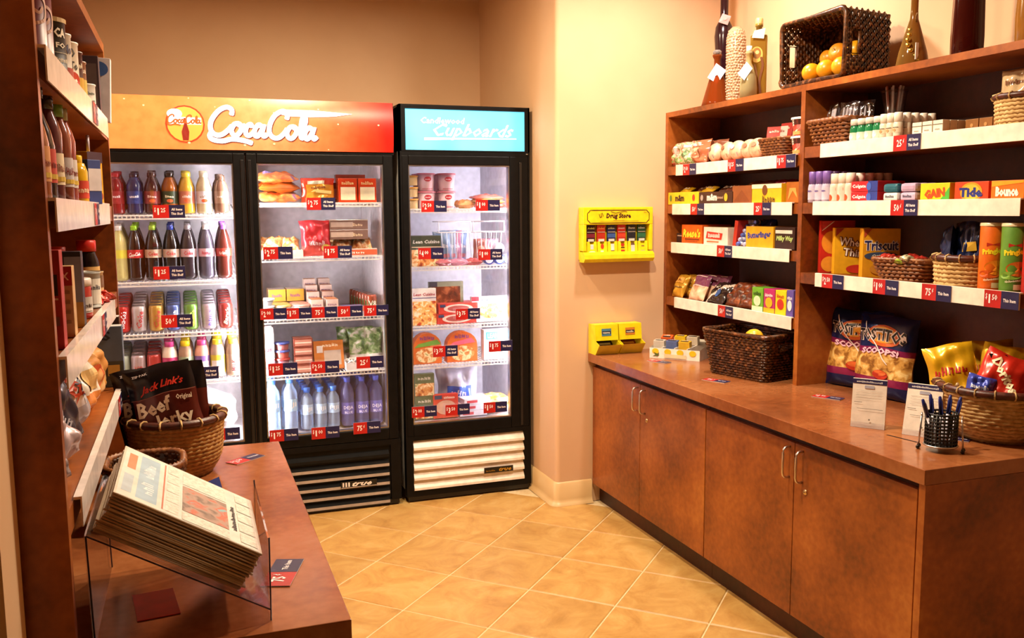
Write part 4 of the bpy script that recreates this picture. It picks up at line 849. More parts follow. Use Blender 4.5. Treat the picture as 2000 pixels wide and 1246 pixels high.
# ================================================================== RIGHT WALL: CABINETS, WORKTOP, SHELVING
LAM, LTOP, LAM_SHADE = 'laminate', 'laminate_top', 'laminate_dark'
RAIL = 'f0dfd0/satin'
def base_cabinets():
    for i, (ya, yb, dv) in enumerate([(3.0, 4.054, 3.5), (1.8675, 2.9985, 2.446)]):
        root = tag(empty('base_cabinet', (2.24, (ya+yb)/2, 0)), ['brown two-door base cabinet beside the beige wall', 'brown two-door base cabinet nearer the camera'][i], 'cabinet', 'base cabinets along the right wall')
        oy = (ya+yb)/2; ox = 2.24
        g = G(); g.box(1.9065-ox, 2.59-ox, ya-oy+.001, yb-oy-.001, .0946, .725, LAM_SHADE)
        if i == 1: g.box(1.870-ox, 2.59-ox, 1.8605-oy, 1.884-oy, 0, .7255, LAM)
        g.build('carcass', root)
        G().box(1.9314-ox, 1.945-ox, ya-oy+(.018 if i else 0), yb-oy, 0, .0946, LAM_SHADE).build('toe_kick', root)
        doors = [(3.5445, 4.047), (3.0, 3.5415)] if i == 0 else [(2.4475, 2.9945), (1.905, 2.4445)]
        for k, (a, b) in enumerate(doors):
            d = G().box(1.8872-ox, 1.905-ox, a-oy, b-oy, .096, .7, LAM).build('door', root, bevel=.0015)
            hy = (a+.022 if k == 0 else b-.045)-oy
            if i == 1: hy = (a+.024 if k == 0 else b-.042)-oy
            hx = 1.8872-ox
            pts = [(hx+.002, hy, .682), (hx-.012, hy, .682), (hx-.020, hy, .680), (hx-.026, hy, .674), (hx-.028, hy, .664), (hx-.028, hy, .594), (hx-.026, hy, .584), (hx-.020, hy, .578), (hx-.012, hy, .576), (hx+.002, hy, .576)]
            G().tube(pts, .0042, 'd8d0c8/metal', 8).build('handle', d)
            if k == 1:
                g = G(); g.lathe([(.0005, .004), (.007, .004), (.0095, .002), (.0095, 0)], 'd8c090/metal', 16, caps=False)
                g.box(-.001, .001, -.0045, .0045, .004, .0045, '2a2018/metal')
                g.build('lock', d, loc=(hx-.0005, hy-.018, .548), rot=(0, -QUARTER, 0))
    g = G().box(1.8637, 2.598, 1.8585, 4.0555, .7265, .7703, LTOP); o = g.build('countertop', bevel=.002); tag(o, 'long rust-brown laminate worktop along the right wall', 'worktop')
    G().add([(2.045, 2.205, .7708), (2.052, 2.205, .7708), (2.071, 2.098, .7708), (2.064, 2.098, .7708)], [(0, 3, 2, 1)], '080606/matte').build('cash_slot', o)
base_cabinets()
XS, XB = 2.2879, 2.597
def right_unit():
    root = tag(empty('shelving_unit', (0, 0, 0)), 'large brown two-bay wall shelving standing on the right worktop', 'shelving unit')
    z0, z1 = .7705, 1.9587; t = .0245
    G().box(XS, XB, 4.0305, 4.0555, z0, z1-t, LAM).build('side_panel', root); G().box(XS, XB, 1.8605, 1.885, z0, z1-t, LAM).build('side_panel', root)
    G().box(XS, XB, 2.968, 2.993, z0, z1-t, LAM).build('divider', root); G().box(XS, XB, 1.8605, 4.0555, z1-t, z1, LAM).build('top_panel', root)
    G().box(XB-.008, XB-.0005, 1.885, 4.0305, z0, z1-t, LAM_SHADE).build('back_panel', root)
    for ya, yb, zs, la, lb in [(2.993, 4.0305, (1.644, 1.454, 1.265, .993), [3.932, 3.962, 3.968, 3.929], [3.004, 3.018, 3.026, 3.0]), (1.885, 2.968, (1.671, 1.455, 1.181), [2.858, 2.891, 2.864], [1.905, 1.968, 1.950])]:
        for i, z in enumerate(zs):
            s = G().box(XS+.002, XB-.008, ya, yb, z+.005, z+.047, LAM).build('shelf', root)
            G().box(XS-.011, XS-.0085, lb[i], la[i], z, z+.052, RAIL).box(XS-.0085, XS+.002, lb[i], la[i], z+.047, z+.052, RAIL).build('price_rail', s, bevel=.0008)
right_unit()
def RR(o, y, z, d, xf=2.300, rz=0, tilt=None):
    return put(o, xf+d/2, y, z, -QUARTER+rz, tilt)

def rbay_left():
    z = 1.693; grp = 'snacks on the top left shelf'
    rnd = random.Random(12)
    for k, (y, w_, m, m2) in enumerate([(3.985, .10, 'candymix', 'd88a7a'), (3.90, .12, 'candymix', '7a9a70'), (3.79, .16, 'b86a48/gloss', 'd8a080')]):
        for q in range(2):
            o = pillow('candy_bag', w_, .12, .07, m if q == 0 else 'c07a60/gloss', [('e', 0., .05, w_*.25, .028, m2), ('r', -w_*.3, w_*.3, .08, .095, 'e8d0c4')], 90+k*3+q, .1, .25); tag(RR(o, y-.01*q, z, .075, 2.29+.075*q, rnd.uniform(-.2, .2), (-.25, 0)), f'pink and green wrapped sweet bag, {["far left", "second", "third"][k]}, {["front", "behind"][q]}', 'candy bag', grp)
    for k, y in enumerate((3.655, 3.565, 3.475, 3.40, 3.325)):
        def fn(u, v, k=k):
            a = 2*pi*u; b = pi*v; return (.05*sin(b)*cos(a)*1.05, .035*sin(b)*sin(a), .045-.045*cos(b))
        g = G().grid(fn, 18, 12, 'pastry')
        g.prints([('p', [(-.03, .03), (.03, .02), (.03, .035), (-.03, .05)], ['4a4488', '9a6a4a', 'd08aa0', 'b87a60', 'c89a80'][k]), ('e', .0, .062, .014, .01, ['7a5a50', '8a5a3a', 'e8c0c8', 'a86a50', 'b07a60'][k])], lambda u, v, l: (u, -.035*math.sqrt(max(0, 1-(u/.0525)**2-((v-.045)/.045)**2))-l-.001, v), .001, .0004, 6)
        o = g.build('wrapped_pastry'); tag(RR(o, y, z, .07, 2.295+.01*(k % 2), .1*(k-2)), f'round cream pastry in clear wrap, {["first", "second", "third", "fourth", "fifth"][k]} of five', 'pastry', grp)
    b = wicker('wicker_basket', .15, .10, .19, .13, .075, 7, 'wicker_mid', 'small woven tray basket of red packets, top left shelf', .03, 22, .006); RR(b, 3.20, z, .12, 2.30)
    for k in range(5):
        o = carton('soup_packet', .07, .012, .075, ['b83028', 'c8c0b8', 'a82c28', 'd0c4b8', 'b03a30'][k], [('t', 'SOUP', 0., .055, .045, .012, 'f0e0d0' if k % 2 == 0 else 'a03028')]); tag(RR(o, 3.235-.022*k, z+.055+.012*(k > 1)+.012*(k > 3), .012, 2.335+.012*k, .5-.2*k, (-.2, 0)), f'red and white packet in small basket, {["first", "second", "third", "fourth", "fifth"][k]}', 'packet', grp)
    for k in range(2):
        o = cup('noodle_cup', .034, .044, .072, 'b83424', 'e0d0c0/satin', [('r', -.04, .04, .045, .068, '4a2018'), ('t', 'CUP', -.01, .056, .03, .016, 'f0e4d4', {'rot': 90}), ('p', [(.0, .02), (.03, .05), (.033, .046), (.006, .016)], 'e8d0a8'), ('r', -.04, .04, .006, .02, 'd8a060')]); tag(RR(o, 3.052, z+.0745*k, .09, 2.30), f'red instant noodle cup, {["lower", "upper"][k]} of two beside divider', 'noodle cup', grp)
    z = 1.503; grp = 'sweets on the second left shelf'
    mm = lambda y_, br: [('t', 'm&m', -.03, .032, .085, .034, '3a1c10' if not br else 'f0e4d4', {'bold': .05})]+([('e', .10, .032, .012, .016, 'c03018'), ('e', -.115, .032, .010, .016, '5a7a30')] if not br else [('e', .085, .03, .014, .018, 'd8a828'), ('e', -.115, .03, .012, .014, 'a89a90')])
    o = carton('candy_box', .285, .13, .06, 'e0bc18', mm(0, 0), top='8a6a20'); tag(RR(o, 3.885, z, .13, 2.292), 'yellow candy display box at the far left', 'candy box', grp)
    o = carton('candy_box', .285, .13, .056, '3a1810', mm(0, 1)+[('t', 'CHOCOLATE', .04, .03, .05, .012, 'c8a890')], top='5a3020'); tag(RR(o, 3.595, z, .13, 2.292), 'dark brown candy display box second from left', 'candy box', grp)
    for k in range(5):
        o = pillow('candy_packet', .09, .05, .018, ['d8b020/foil', '6a3a20/foil', 'd0a828/foil', '4a2418/foil', '5a2c1c/foil'][k], [('t', 'candy', 0., .025, .05, .016, 'f0e8d8')], 100+k, .02, .2); tag(RR(o, 3.94-.105*k, z+.058, .02, 2.32+.03*(k % 2), .05*k, (-1.1, 0)), f'small candy packet lying on the boxes, {["first", "second", "third", "fourth", "fifth"][k]} from left', 'candy packet', grp)
    o = carton('candy_box', .145, .16, .078, '8a4a20', [('p', [(-.06, .01), (.0, .06), (.06, .01)], '7a3c18')], top='6a3418'); tag(RR(o, 3.388, z, .16, 2.292), 'plain brown cardboard candy box on second left shelf', 'candy box', grp)
    o = carton('candy_box', .205, .16, .08, 'e0ac18', [('r', -.1025, .1025, .062, .08, 'e8dcb8'), ('e', -.01, .055, .018, .022, '6a3a18'), ('t', 'Goody', .02, .018, .09, .028, '3a2014', {'bold': .04})], top='7a3a30'); tag(RR(o, 3.21, z, .16, 2.292), 'yellow and cream candy box near divider, second left shelf', 'candy box', grp)
    o = carton('pretzel_box', .085, .15, .084, 'b0641c', [('p', [(-.03, .01), (.0, .05), (.03, .02), (.02, .06), (-.02, .06)], 'd8a050')]); tag(RR(o, 3.052, z, .15, 2.305), 'orange snack box against divider, second left shelf', 'snack box', grp)
    for k in range(3):
        o = pillow('chocolate_bar', .10, .04, .015, ['6a3a28/foil', '5a2c20/foil', '7a1c2c/foil'][k], [], 106+k, .01, .2); tag(RR(o, 3.40-.11*k, z+.083, .02, 2.35, .2*k, (-1.3, 0)), f'chocolate bar lying on top of boxes, {["left", "middle", "right"][k]}', 'chocolate bar', grp)
    z = 1.315; grp = 'sweets on the third left shelf'
    o = carton('mint_box', .12, .10, .045, '3a2824', [('r', -.05, .05, .03, .036, 'b8a090')], top='4a3830'); tag(RR(o, 3.962, z, .10, 2.34), 'low dark box at the far left of third shelf', 'candy box', grp)
    o = carton('peanut_cup_box', .185, .16, .09, 'd85a10', [('t', "Reese's", .0, .05, .16, .042, 'f0cc30', {'bold': .04, 'shear': .2}), ('r', -.06, .07, .018, .024, '6a2a10'), ('t', 'PEANUT BUTTER CUPS', .0, .012, .11, .007, '5a2410')], top='c85014'); tag(RR(o, 3.798, z, .16, 2.292), 'orange candy box with yellow lettering, third left shelf', 'candy box', grp)
    o = carton('wafer_box', .20, .22, .082, 'd8ccc0', [('p', [(-.08, .03), (.05, .025), (.06, .055), (-.07, .062)], 'c02c20'), ('t', 'Kit Kat', -.01, .045, .10, .02, 'f4ece4', {'bold': .04}), ('r', -.07, .03, .012, .018, 'c86a40')], top='b89a60'); tag(RR(o, 3.59, z, .22, 2.292), 'white candy box with red emblem, third left shelf', 'candy box', grp)
    o = carton('red_candy_sleeve', .025, .17, .115, 'b0281c', []); tag(RR(o, 3.452, z, .17, 2.30, 0, (0, .16)), 'tilted red cardboard sleeve beside blue mints', 'candy box', grp)
    n = 0
    for q in range(6):
        for k in range(2):
            g = G().lathe([(.007, -.022), (.010, -.016), (.010, .016), (.007, .022)], ['5a68b8/foil', 'b0b4d8/foil'][(q+k) % 2], 10); o = g.build('wrapped_mint'); o.rotation_euler = (0, QUARTER, .3*k)
            o.location = (2.305+.014*q, 3.405-.045*k+.004*q, z+.012+.019*q); n += 1
            tag(o, f'blue silver wrapped mint, {["bottom", "second", "third", "fourth", "fifth", "top"][q]} row, {["left", "right"][k]}', 'candy', 'blue wrapped mints'); G().lathe([(.0102, -.006), (.0102, .006)], 'e0e4f4', 10, caps=False).build('band', o)
    o = pillow('mint_bag', .10, .12, .05, '2c3474/foil', [], 111, .1, .2); tag(RR(o, 3.375, z, .05, 2.39, 0, (-.15, 0)), 'dark blue mint bag behind the wrapped mints', 'candy bag')
    o = carton('peanut_bar_box', .195, .17, .09, 'dc9c14', [('t', 'Butterfinger', .0, .052, .165, .034, '2c3a8a', {'bold': .04, 'rot': 4})], top='c8901c'); tag(RR(o, 3.252, z, .17, 2.292), 'golden candy box with blue lettering, third left shelf', 'candy box', grp)
    o = carton('nougat_bar_box', .13, .17, .09, '2c1410', [('t', 'Milky Way', .0, .042, .11, .026, 'a8c070', {'bold': .04, 'shear': .2}), ('r', -.06, .05, .064, .078, 'c8c4b8')], top='3a1c16'); tag(RR(o, 3.078, z, .17, 2.292), 'dark brown candy box with green lettering beside divider', 'candy box', grp)
    z = 1.043; grp = 'cookies on the bottom left shelf'
    for k in range(3):
        o = pillow('cracker_pack', .10, .12, .04, 'c8942c/foil' if k < 2 else 'b8782c/foil', [('r', -.035, .035, .07, .10, 'd8a048'), ('r', -.04, .04, .045, .05, '6a4a1c'), ('t', 'Snax', 0., .085, .05, .014, '7a3a10')], 120+k, .03, .2); tag(RR(o, 3.945-.012*k, z, .04, 2.285+.045*k, 0, (-.42, 0)), f'yellow cracker pack at far left, {ORD[k]} of three', 'crackers', grp)
    for k in range(3):
        o = pillow('cookie_bag', .125, .13, .035, lambda u, v: '7a4060/gloss' if v > .55 else 'pastry', [('r', -.045, .045, .066, .072, 'd8c0b8'), ('r', -.045, .045, .118, .122, 'd8c0b8')], 125+k, .03, .18); tag(RR(o, 3.775-.07*(k > 1), z, .035, 2.29+.045*min(k, 1)+.02*(k > 1), .05, (-.42, 0)), f'purple topped cookie bag, {ORD[k]} of three', 'cookies', grp)
    for k in range(3):
        o = pillow('brownie_bag', .14, .12, .035, lambda u, v: 'd0c4b8/gloss' if abs(u-v) < .12 else '2a1c1c/gloss', [('e', .01, .05, .018, .022, '3a5a9a'), ('t', 'ZIP', -.02, .085, .04, .012, 'e8e0d8')], 130+k, .05, .22); tag(RR(o, 3.61-.05*k, z, .035, 2.285+.03*k, .15*k, (-.7, 0)), f'black snack pouch with white stripe, {ORD[k]} of three', 'snack bag', grp)
    for k in range(4):
        o = pillow('brown_snack_bag', .13, .12, .05, 'brownsnack', [], 135+k, .05, .25); tag(RR(o, 3.46-.1*(k % 2), z+.002, .05, 2.285+.06*(k//2), .1*k, (-.62, 0)), f'clear bag of brown cookies, {["front left", "front right", "back left", "back right"][k]} of four', 'snack bag', grp)
    for k, (y, w_, m, tx, tc, dc) in enumerate([(3.256, .078, '6aa82c', 'Nerds', '20301a', 'd8e8c0'), (3.173, .076, 'b02c6a', 'Candy', 'f4e8f0', 'e8b020'), (3.095, .070, 'e8c818', 'Hots', 'b02018', 'c03020'), (3.034, .044, '5a4a9a', 'Trix', 'f0ecf4', 'e8e4f0')]):
        for q in range(3):
            o = carton('theatre_candy_box', w_, .022, .102 if k < 3 else .108, m, [('r', -w_/2, w_/2, .0, .022, dc if k < 2 else m), ('t', tx, 0., .078, w_*.7, .018, tc), ('e', 0., .045, w_*.32, .022, dc)]); tag(RR(o, y, z, .022, 2.294+.025*q), f'{["green", "magenta", "yellow", "purple"][k]} candy carton, {ORD[q]} of three', 'candy box', grp)
rbay_left()

def rbay_right():
    z = 1.719; grp = 'toiletries on the top right shelf'
    b = wicker('wicker_basket', .19, .13, .235, .17, .09, 7, 'wicker_mid', 'small brown woven basket of wrapped cutlery, top right shelf', .03, 26, .009); RR(b, 2.838, z, .15, 2.292)
    for k in range(4):
        o = pillow('cutlery_bag', .09, .13, .03, 'film', [], 140+k, .1, .3); tag(RR(o, 2.90-.045*k, z+.03, .03, 2.34+.03*(k % 2), .3*(k-1.5), (-.12, 0)), f'clear bag of plastic cutlery, {["first", "second", "third", "fourth"][k]} from left in basket', 'cutlery', grp)
        g = G()
        for q in range(4): g.tube([(-.025+.016*q, -.0, .02), (-.024+.016*q, 0, .11)], .0035, 'd8d4dc/satin', 5)
        g.build('cutlery', o, kind='stuff')
    o = cup('clear_cup', .032, .045, .10, 'film', 'film'); tag(RR(o, 2.69, z+.085, .09, 2.42), 'clear plastic cup of wrapped spoons behind green bottles', 'cup')
    g = G()
    for q in range(7): a = q*.9; g.tube([(.018*cos(a), .018*sin(a), .006), (.030*cos(a), .030*sin(a), .118)], .004, ['ece4e0/satin', 'c8847a/satin'][q % 3 == 2], 5)
    g.build('spoons', o, kind='stuff')
    o2 = carton('grey_box', .10, .09, .084, '5a4238', []); tag(RR(o2, 2.69, z, .09, 2.42), 'dark box holding up the clear cup on top right shelf', 'box')
    for i, y in enumerate((2.712, 2.674, 2.634, 2.594)):
        for k in range(2):
            o = bottle('mouthwash_bottle', [(.012, 0), (.017, .003), (.018, .012), (.018, .048), (.014, .058), (.012, .062)], '1c7a4a/gloss', (.0165, .060, .082, 'e0dcd4/satin'), (.006, .034, '4ab890' if i % 2 else 'c8d8c8', [('e', 0., .02, .010, .010, 'e8ece0')], .0182)) if (i, k) == (0, 0) else copy_tree(mw)
            if (i, k) == (0, 0): mw = o
            tag(RR(o, y, z, .036, 2.294+.042*k), f'small green mouthwash bottle, {["first", "second", "third", "fourth"][i]} from left, {["front", "rear"][k]} row', 'bottle', grp)
    for i in range(3):
        for k in range(5):
            o = bottle('hairspray_can', [(.014, 0), (.0158, .002), (.0158, .050), (.012, .056)], 'd8cdb8/satin', (.0145, .054, .086, 'eee6d8/satin'), (.018, .036, 'd8c4a8', [('r', -.014, .014, .034, .036, '4a3a30'), ('e', 0., .026, .006, .005, 'b89060')], .016)) if (i, k) == (0, 0) else copy_tree(hs)
            if (i, k) == (0, 0): hs = o
            tag(RR(o, 2.562-.0325*i, z, .032, 2.294+.036*k), f'small cream spray can, {["left", "middle", "right"][i]} column, {ORD[k]} in line', 'spray can', grp)
    for i in range(3):
        for k in range(4):
            o = carton('soap_box', .040, .03, .042, 'e6dcc8', [('r', -.02, .02, .028, .03, '4a3a34'), ('t', 'soap', 0., .014, .02, .006, '6a5a50')]) if (i, k) == (0, 0) else sb.copy()
            if (i, k) == (0, 0): sb = o
            else: COL.objects.link(o)
            tag(RR(o, 2.396-.0445*i, z, .03, 2.294+.032*k), f'small cream soap box, {["left", "middle", "right"][i]} column, {ORD[k]} in line', 'soap box', grp)
    for i in range(3):
        o = carton('amber_soap_box', .05, .06, .04, '8a5a28', [('e', 0., .02, .006, .006, 'b88a50')]); tag(RR(o, 2.235-.053*i, z, .06, 2.36), f'amber brown soap box, {["left", "middle", "right"][i]} of three on top right shelf', 'soap box', grp)
    b = rope_basket('rope_basket', .085, .092, .082, 7, 'rope', 'straw rope basket holding a tan bag, top right shelf', sx=1.0, sy=1.0, bulge=.05, stitches=14, rr=.0062); put(b, 2.40, 2.06, z)
    for k in range(2):
        o = pillow('bean_bag', .13, .15, .05, lambda u, v: 'c8ac84/gloss' if v > .45 else '3a2418/gloss', [('t', 'CLEAN', .0, .105, .07, .018, '8a5a40')], 146+k, .06, .18); tag(put(o, 2.375+.05*k, 2.085-.06*k, z+.03, -QUARTER+.2-.3*k, (-.18, 0)), ['tan and dark bag in straw basket, left', 'tan and dark bag in straw basket, right'][k], 'food bag', grp)
    z = 1.502; grp = 'toiletries on the second right shelf'
    for i in range(3):
        for k in range(3):
            o = bottle('lotion_bottle', [(.016, 0), (.019, .003), (.019, .062), (.017, .07), (.0165, .072)], 'b8aec8/satin', (.0168, .070, .120, '7a5aa8/satin'), (.012, .058, 'c4bcd0', [('e', 0., .045, .012, .003, '6a5a9a')], .0191)) if (i, k) == (0, 0) else copy_tree(lo)
            if (i, k) == (0, 0): lo = o
            tag(RR(o, 2.936-.0405*i, z, .038, 2.294+.042*k), f'purple-capped lotion bottle, {["left", "middle", "right"][i]} column, {ORD[k]} in line', 'bottle', grp)
    for i in range(3):
        for k in range(5):
            o = bottle('deodorant_spray', [(.017, 0), (.0195, .002), (.0195, .066), (.016, .072)], 'd8c4b0/satin', (.0175, .070, .108, 'f0e6da/satin'), (.006, .060, 'dcc8b8', [('p', [(-.018, .012), (.018, .045), (.018, .055), (-.018, .03)], 'c03a1c'), ('e', -.004, .018, .010, .012, 'c84a20')], .0196)) if (i, k) == (0, 0) else copy_tree(ds)
            if (i, k) == (0, 0): ds = o
            tag(RR(o, 2.808-.0415*i, z, .039, 2.294+.042*k), f'white spray with red diagonal flash, {["left", "middle", "right"][i]} column, {ORD[k]} in line', 'spray can', grp)
    for k in range(2):
        o = carton('toothpaste_box', .135, .12, .0365, 'c02028', [('r', .02, .0675, .0, .0365, '2a3a8a'), ('t', 'Colgate', -.025, .018, .07, .016, 'f4ecec', {'bold': .03}), ('e', .025, .018, .012, .014, '3a5ab0')], top='b02430'); tag(RR(o, 2.632, z+.0375*k, .12, 2.294), f'red and blue toothpaste box, {["lower", "upper"][k]} of two', 'toothpaste', grp)
    for i, (y, m, m2, d) in enumerate([(2.505, 'dcd8d4/satin', '1c5c6c/satin', 'white deodorant stick with teal cap'), (2.424, 'c0a8c4/satin', 'b49ab8/satin', 'lilac deodorant stick')]):
        for k in range(1 if i == 0 else 5):
            if k == 0:
                o = G().box(-.034, .034, -.015, .015, 0, .032, m, .010).build('deodorant_stick'); G().box(-.034, .034, -.015, .015, .032, .062, m2, .010).build('cap', o)
                G().prints([('t', 'Secret', 0., .018, .04, .010, '2a3a4a', {'shear': .4})], flat(.03), .0006).build('label', o); dd = o
            else: o = copy_tree(dd)
            tag(RR(o, y-.004*k, z, .03, 2.294+.033*k), d+(f', {ORD[k]} in line' if i else ' beside toothpaste'), 'deodorant', grp)
    for i, (y, w_, m, tx, tc, top, extra) in enumerate([(2.306, .122, 'e0c820', 'GAIN', 'd04818', '3c8a2c', [('p', [(.02, .0), (.061, .0), (.061, .045)], '4aa83a')]), (2.161, .128, 'd84018', 'Tide', '20307a', 'c02c18', [('e', .0, .026, .042, .03, 'e89820'), ('e', .0, .026, .034, .024, 'f0b838')]), (2.03, .115, 'e87014', 'Bounce', 'f4ece0', 'd02818', [('p', [(-.055, .04), (.055, .05), (.055, .056), (-.055, .056)], 'f0a020')])]):
        for q in range(3):
            o = carton('laundry_box', w_, .04, .058, m, extra+[('t', tx, 0., .025, w_*.7, .030, tc, {'bold': .06, 'rot': 6 if i == 0 else 0})], top=top) if q == 0 else o.copy()
            if q: COL.objects.link(o)
            tag(RR(o, y, z, .04, 2.294+.042*q), f'{["yellow and green", "red orange", "bright orange"][i]} laundry box, {ORD[q]} of three', 'laundry box', grp)
    z = 1.228; grp = 'crackers on the third right shelf'
    o = carton('cracker_box', .13, .04, .205, 'b82418', [('e', -.02, .12, .04, .045, 'd88a28'), ('e', -.03, .035, .03, .03, 'd8902c'), ('p', [(-.06, .203), (-.015, .203), (-.06, .165)], 'c83a40'), ('s', [(-.06, .165), (-.015, .202)], .003, 'f4e8e0')], top='a01c14'); tag(put(o, 2.405, 2.902, z, -.50), 'tall red cracker box at left behind yellow boxes', 'cracker box', grp)
    o = carton('cracker_box', .13, .042, .178, 'e0a81c', [('p', [(-.06, .176), (-.03, .176), (-.06, .145)], 'a83a30'), ('t', 'Wheat', .004, .122, .106, .036, '5a2810', {'bold': .10, 'rot': -6}), ('t', 'Thins', .012, .082, .09, .034, '5a2810', {'bold': .10, 'rot': -6}), ('t', 'Wheat', .004, .122, .103, .032, 'f4ece4', {'bold': .02, 'rot': -6}), ('t', 'Thins', .012, .082, .087, .030, 'f4ece4', {'bold': .02, 'rot': -6}), ('e', .02, .02, .04, .016, 'c03020')], top='d89820'); tag(put(o, 2.415, 2.832, z, -.50), 'yellow cracker box with white brown lettering', 'cracker box', grp)
    o = carton('cracker_box', .132, .045, .178, 'd89a1c', [('p', [(-.062, .176), (-.035, .176), (-.062, .145)], 'b84a30'), ('t', 'Triscuit', .0, .116, .122, .040, 'f0e8e0', {'bold': .09}), ('t', 'Triscuit', .0, .116, .119, .036, '26265c', {'bold': .03}), ('e', .0, .078, .06, .015, '3a4a6a'), ('t', 'Original', .0, .078, .065, .012, 'f0ecd8'), ('e', .01, .03, .05, .022, 'c88a30')], top='c88a18'); tag(put(o, 2.395, 2.655, z, -.46), 'orange yellow cracker box with navy lettering', 'cracker box', grp)
    b = wicker('wicker_bowl', .17, .09, .235, .115, .075, 6, 'wicker_mid', 'small brown woven basket of sweets before cracker boxes', .05, 26, .007); put(b, 2.352, 2.47, z, -QUARTER*.8)
    rnd = random.Random(8)
    for k in range(10):
        o = pillow('wrapped_sweet', .05, .03, .016, ['a82c20/foil', 'a8c040/foil', 'b83428/foil', 'd0c8a0/foil', '8a2a1c/foil'][k % 5], [], 150+k, .0, .2); tag(put(o, 2.315+.06*(k % 2), 2.56-.018*k, z+.066+.006*(k % 3), rnd.uniform(-1, 1), (-1.3, 0)), f'{["red", "lime", "red", "cream", "dark red"][k % 5]} wrapped sweet in low woven basket, {["first", "second", "third", "fourth", "fifth", "sixth", "seventh", "eighth", "ninth", "tenth"][k]} from left', 'candy', 'sweets in the low woven basket')
    b = rope_basket('rope_basket', .092, .098, .082, 6, 'rope', 'straw rope basket of blue bags, third right shelf', bulge=.12, stitches=16, rr=.0072); put(b, 2.385, 2.242, z)
    for k in range(5):
        o = pillow('blue_snack_bag', .085, .14, .03, '16244e/foil' if k != 2 else '1c4a8a/foil', [('p', [(-.03, .04), (.015, .05), (.01, .08), (-.03, .07)], 'c8a030')] if k in (2, 3) else [], 160+k, .08, .25); tag(put(o, 2.36+.025*(k % 3), 2.31-.034*k, z+.055+.012*(k % 2), -QUARTER+.3*(k-2), (-.1, .1*(k-2))), f'dark blue foil snack bag, {["first", "second", "third", "fourth", "fifth"][k]} from left in rope basket', 'snack bag', 'blue bags in the rope basket')
    for k, (y, m, d) in enumerate([(2.103, 'd8640e', 'orange'), (2.025, '5a8a2c', 'green')]):
        items = [('t', 'Pringles', .0, .118, .062, .022, 'e8d020', {'bold': .06, 'rot': 6}), ('p', [(-.018, .134), (.0, .140), (.018, .134), (.018, .146), (.0, .141), (-.018, .146)], 'b02818'), ('e', .012, .07, .035, .022, 'e08018' if k == 0 else 'c86a20'), ('e', -.01, .05, .03, .012, 'c85010' if k == 0 else '7aa83a'), ('t', 'potato crisps', .0, .035, .045, .007, 'f0e4c8', {'rot': 8}), ('r', .0, .022, .008, .024, 'd0b890')]
        g = G().lathe([(.0365, 0), (.0375, .002), (.0375, .198), (.0365, .2)], m, 24); g.prints(items, cylmap(.0375), .0005, .0003, 6)
        o = g.build('chip_canister'); G().lathe([(.039, .196), (.039, .205), (.036, .2065), (.0005, .2065)], 'd8c8a0/satin', 24, caps=False).build('lid', o)
        tag(RR(o, y, z, .076, 2.294, .75), f'tall {d} potato chip canister on third right shelf', 'chip canister', 'potato chip canisters')
    o = G().lathe([(.0365, 0), (.0375, .002), (.0375, .198), (.0365, .2)], 'b01c18', 24).build('chip_canister'); G().lathe([(.039, .196), (.039, .205), (.036, .2065), (.0005, .2065)], 'd8c8a0/satin', 24, caps=False).build('lid', o); tag(RR(o, 1.947, z, .076, 2.294), 'tall red potato chip canister at the right end', 'chip canister', 'potato chip canisters')
rbay_right()
for i, (p, k, y, zz, lb) in enumerate([('$2.50', 'I', 3.799, 1.669, 'below the wrapped sweet bags'), ('$1.25', 'I', 3.414, 1.670, 'below the round pastries'), ('$1.75', 'I', 3.061, 1.669, 'below the noodle cups'), ('50c', 'I', 3.723, 1.480, 'below the two candy display boxes'), ('25c', 'I', 3.211, 1.480, 'below the yellow and cream candy box'), ('50c', 'S', 3.487, 1.291, 'on the third left rail'), ('50c', 'S', 3.469, 1.019, 'on the bottom left rail'),
        ('25c', 'S', 2.417, 1.697, 'below the cream spray cans'), ('50c', 'S', 2.417, 1.481, 'below the deodorant sticks'), ('$2.50', 'I', 2.759, 1.207, 'below the yellow cracker boxes'), ('$1.00', 'I', 2.486, 1.207, 'below the low woven basket'), ('75c', 'I', 2.26, 1.207, 'below the rope basket of blue bags'), ('$1.50', 'I', 2.012, 1.207, 'below the chip canisters')]):
    price_tag(p, k, (XS-.0125, y, zz), -QUARTER, f'{p} red and navy price tag {lb}'.replace('c red', ' cent red'), k=.9, group='price tags on shelf rails')
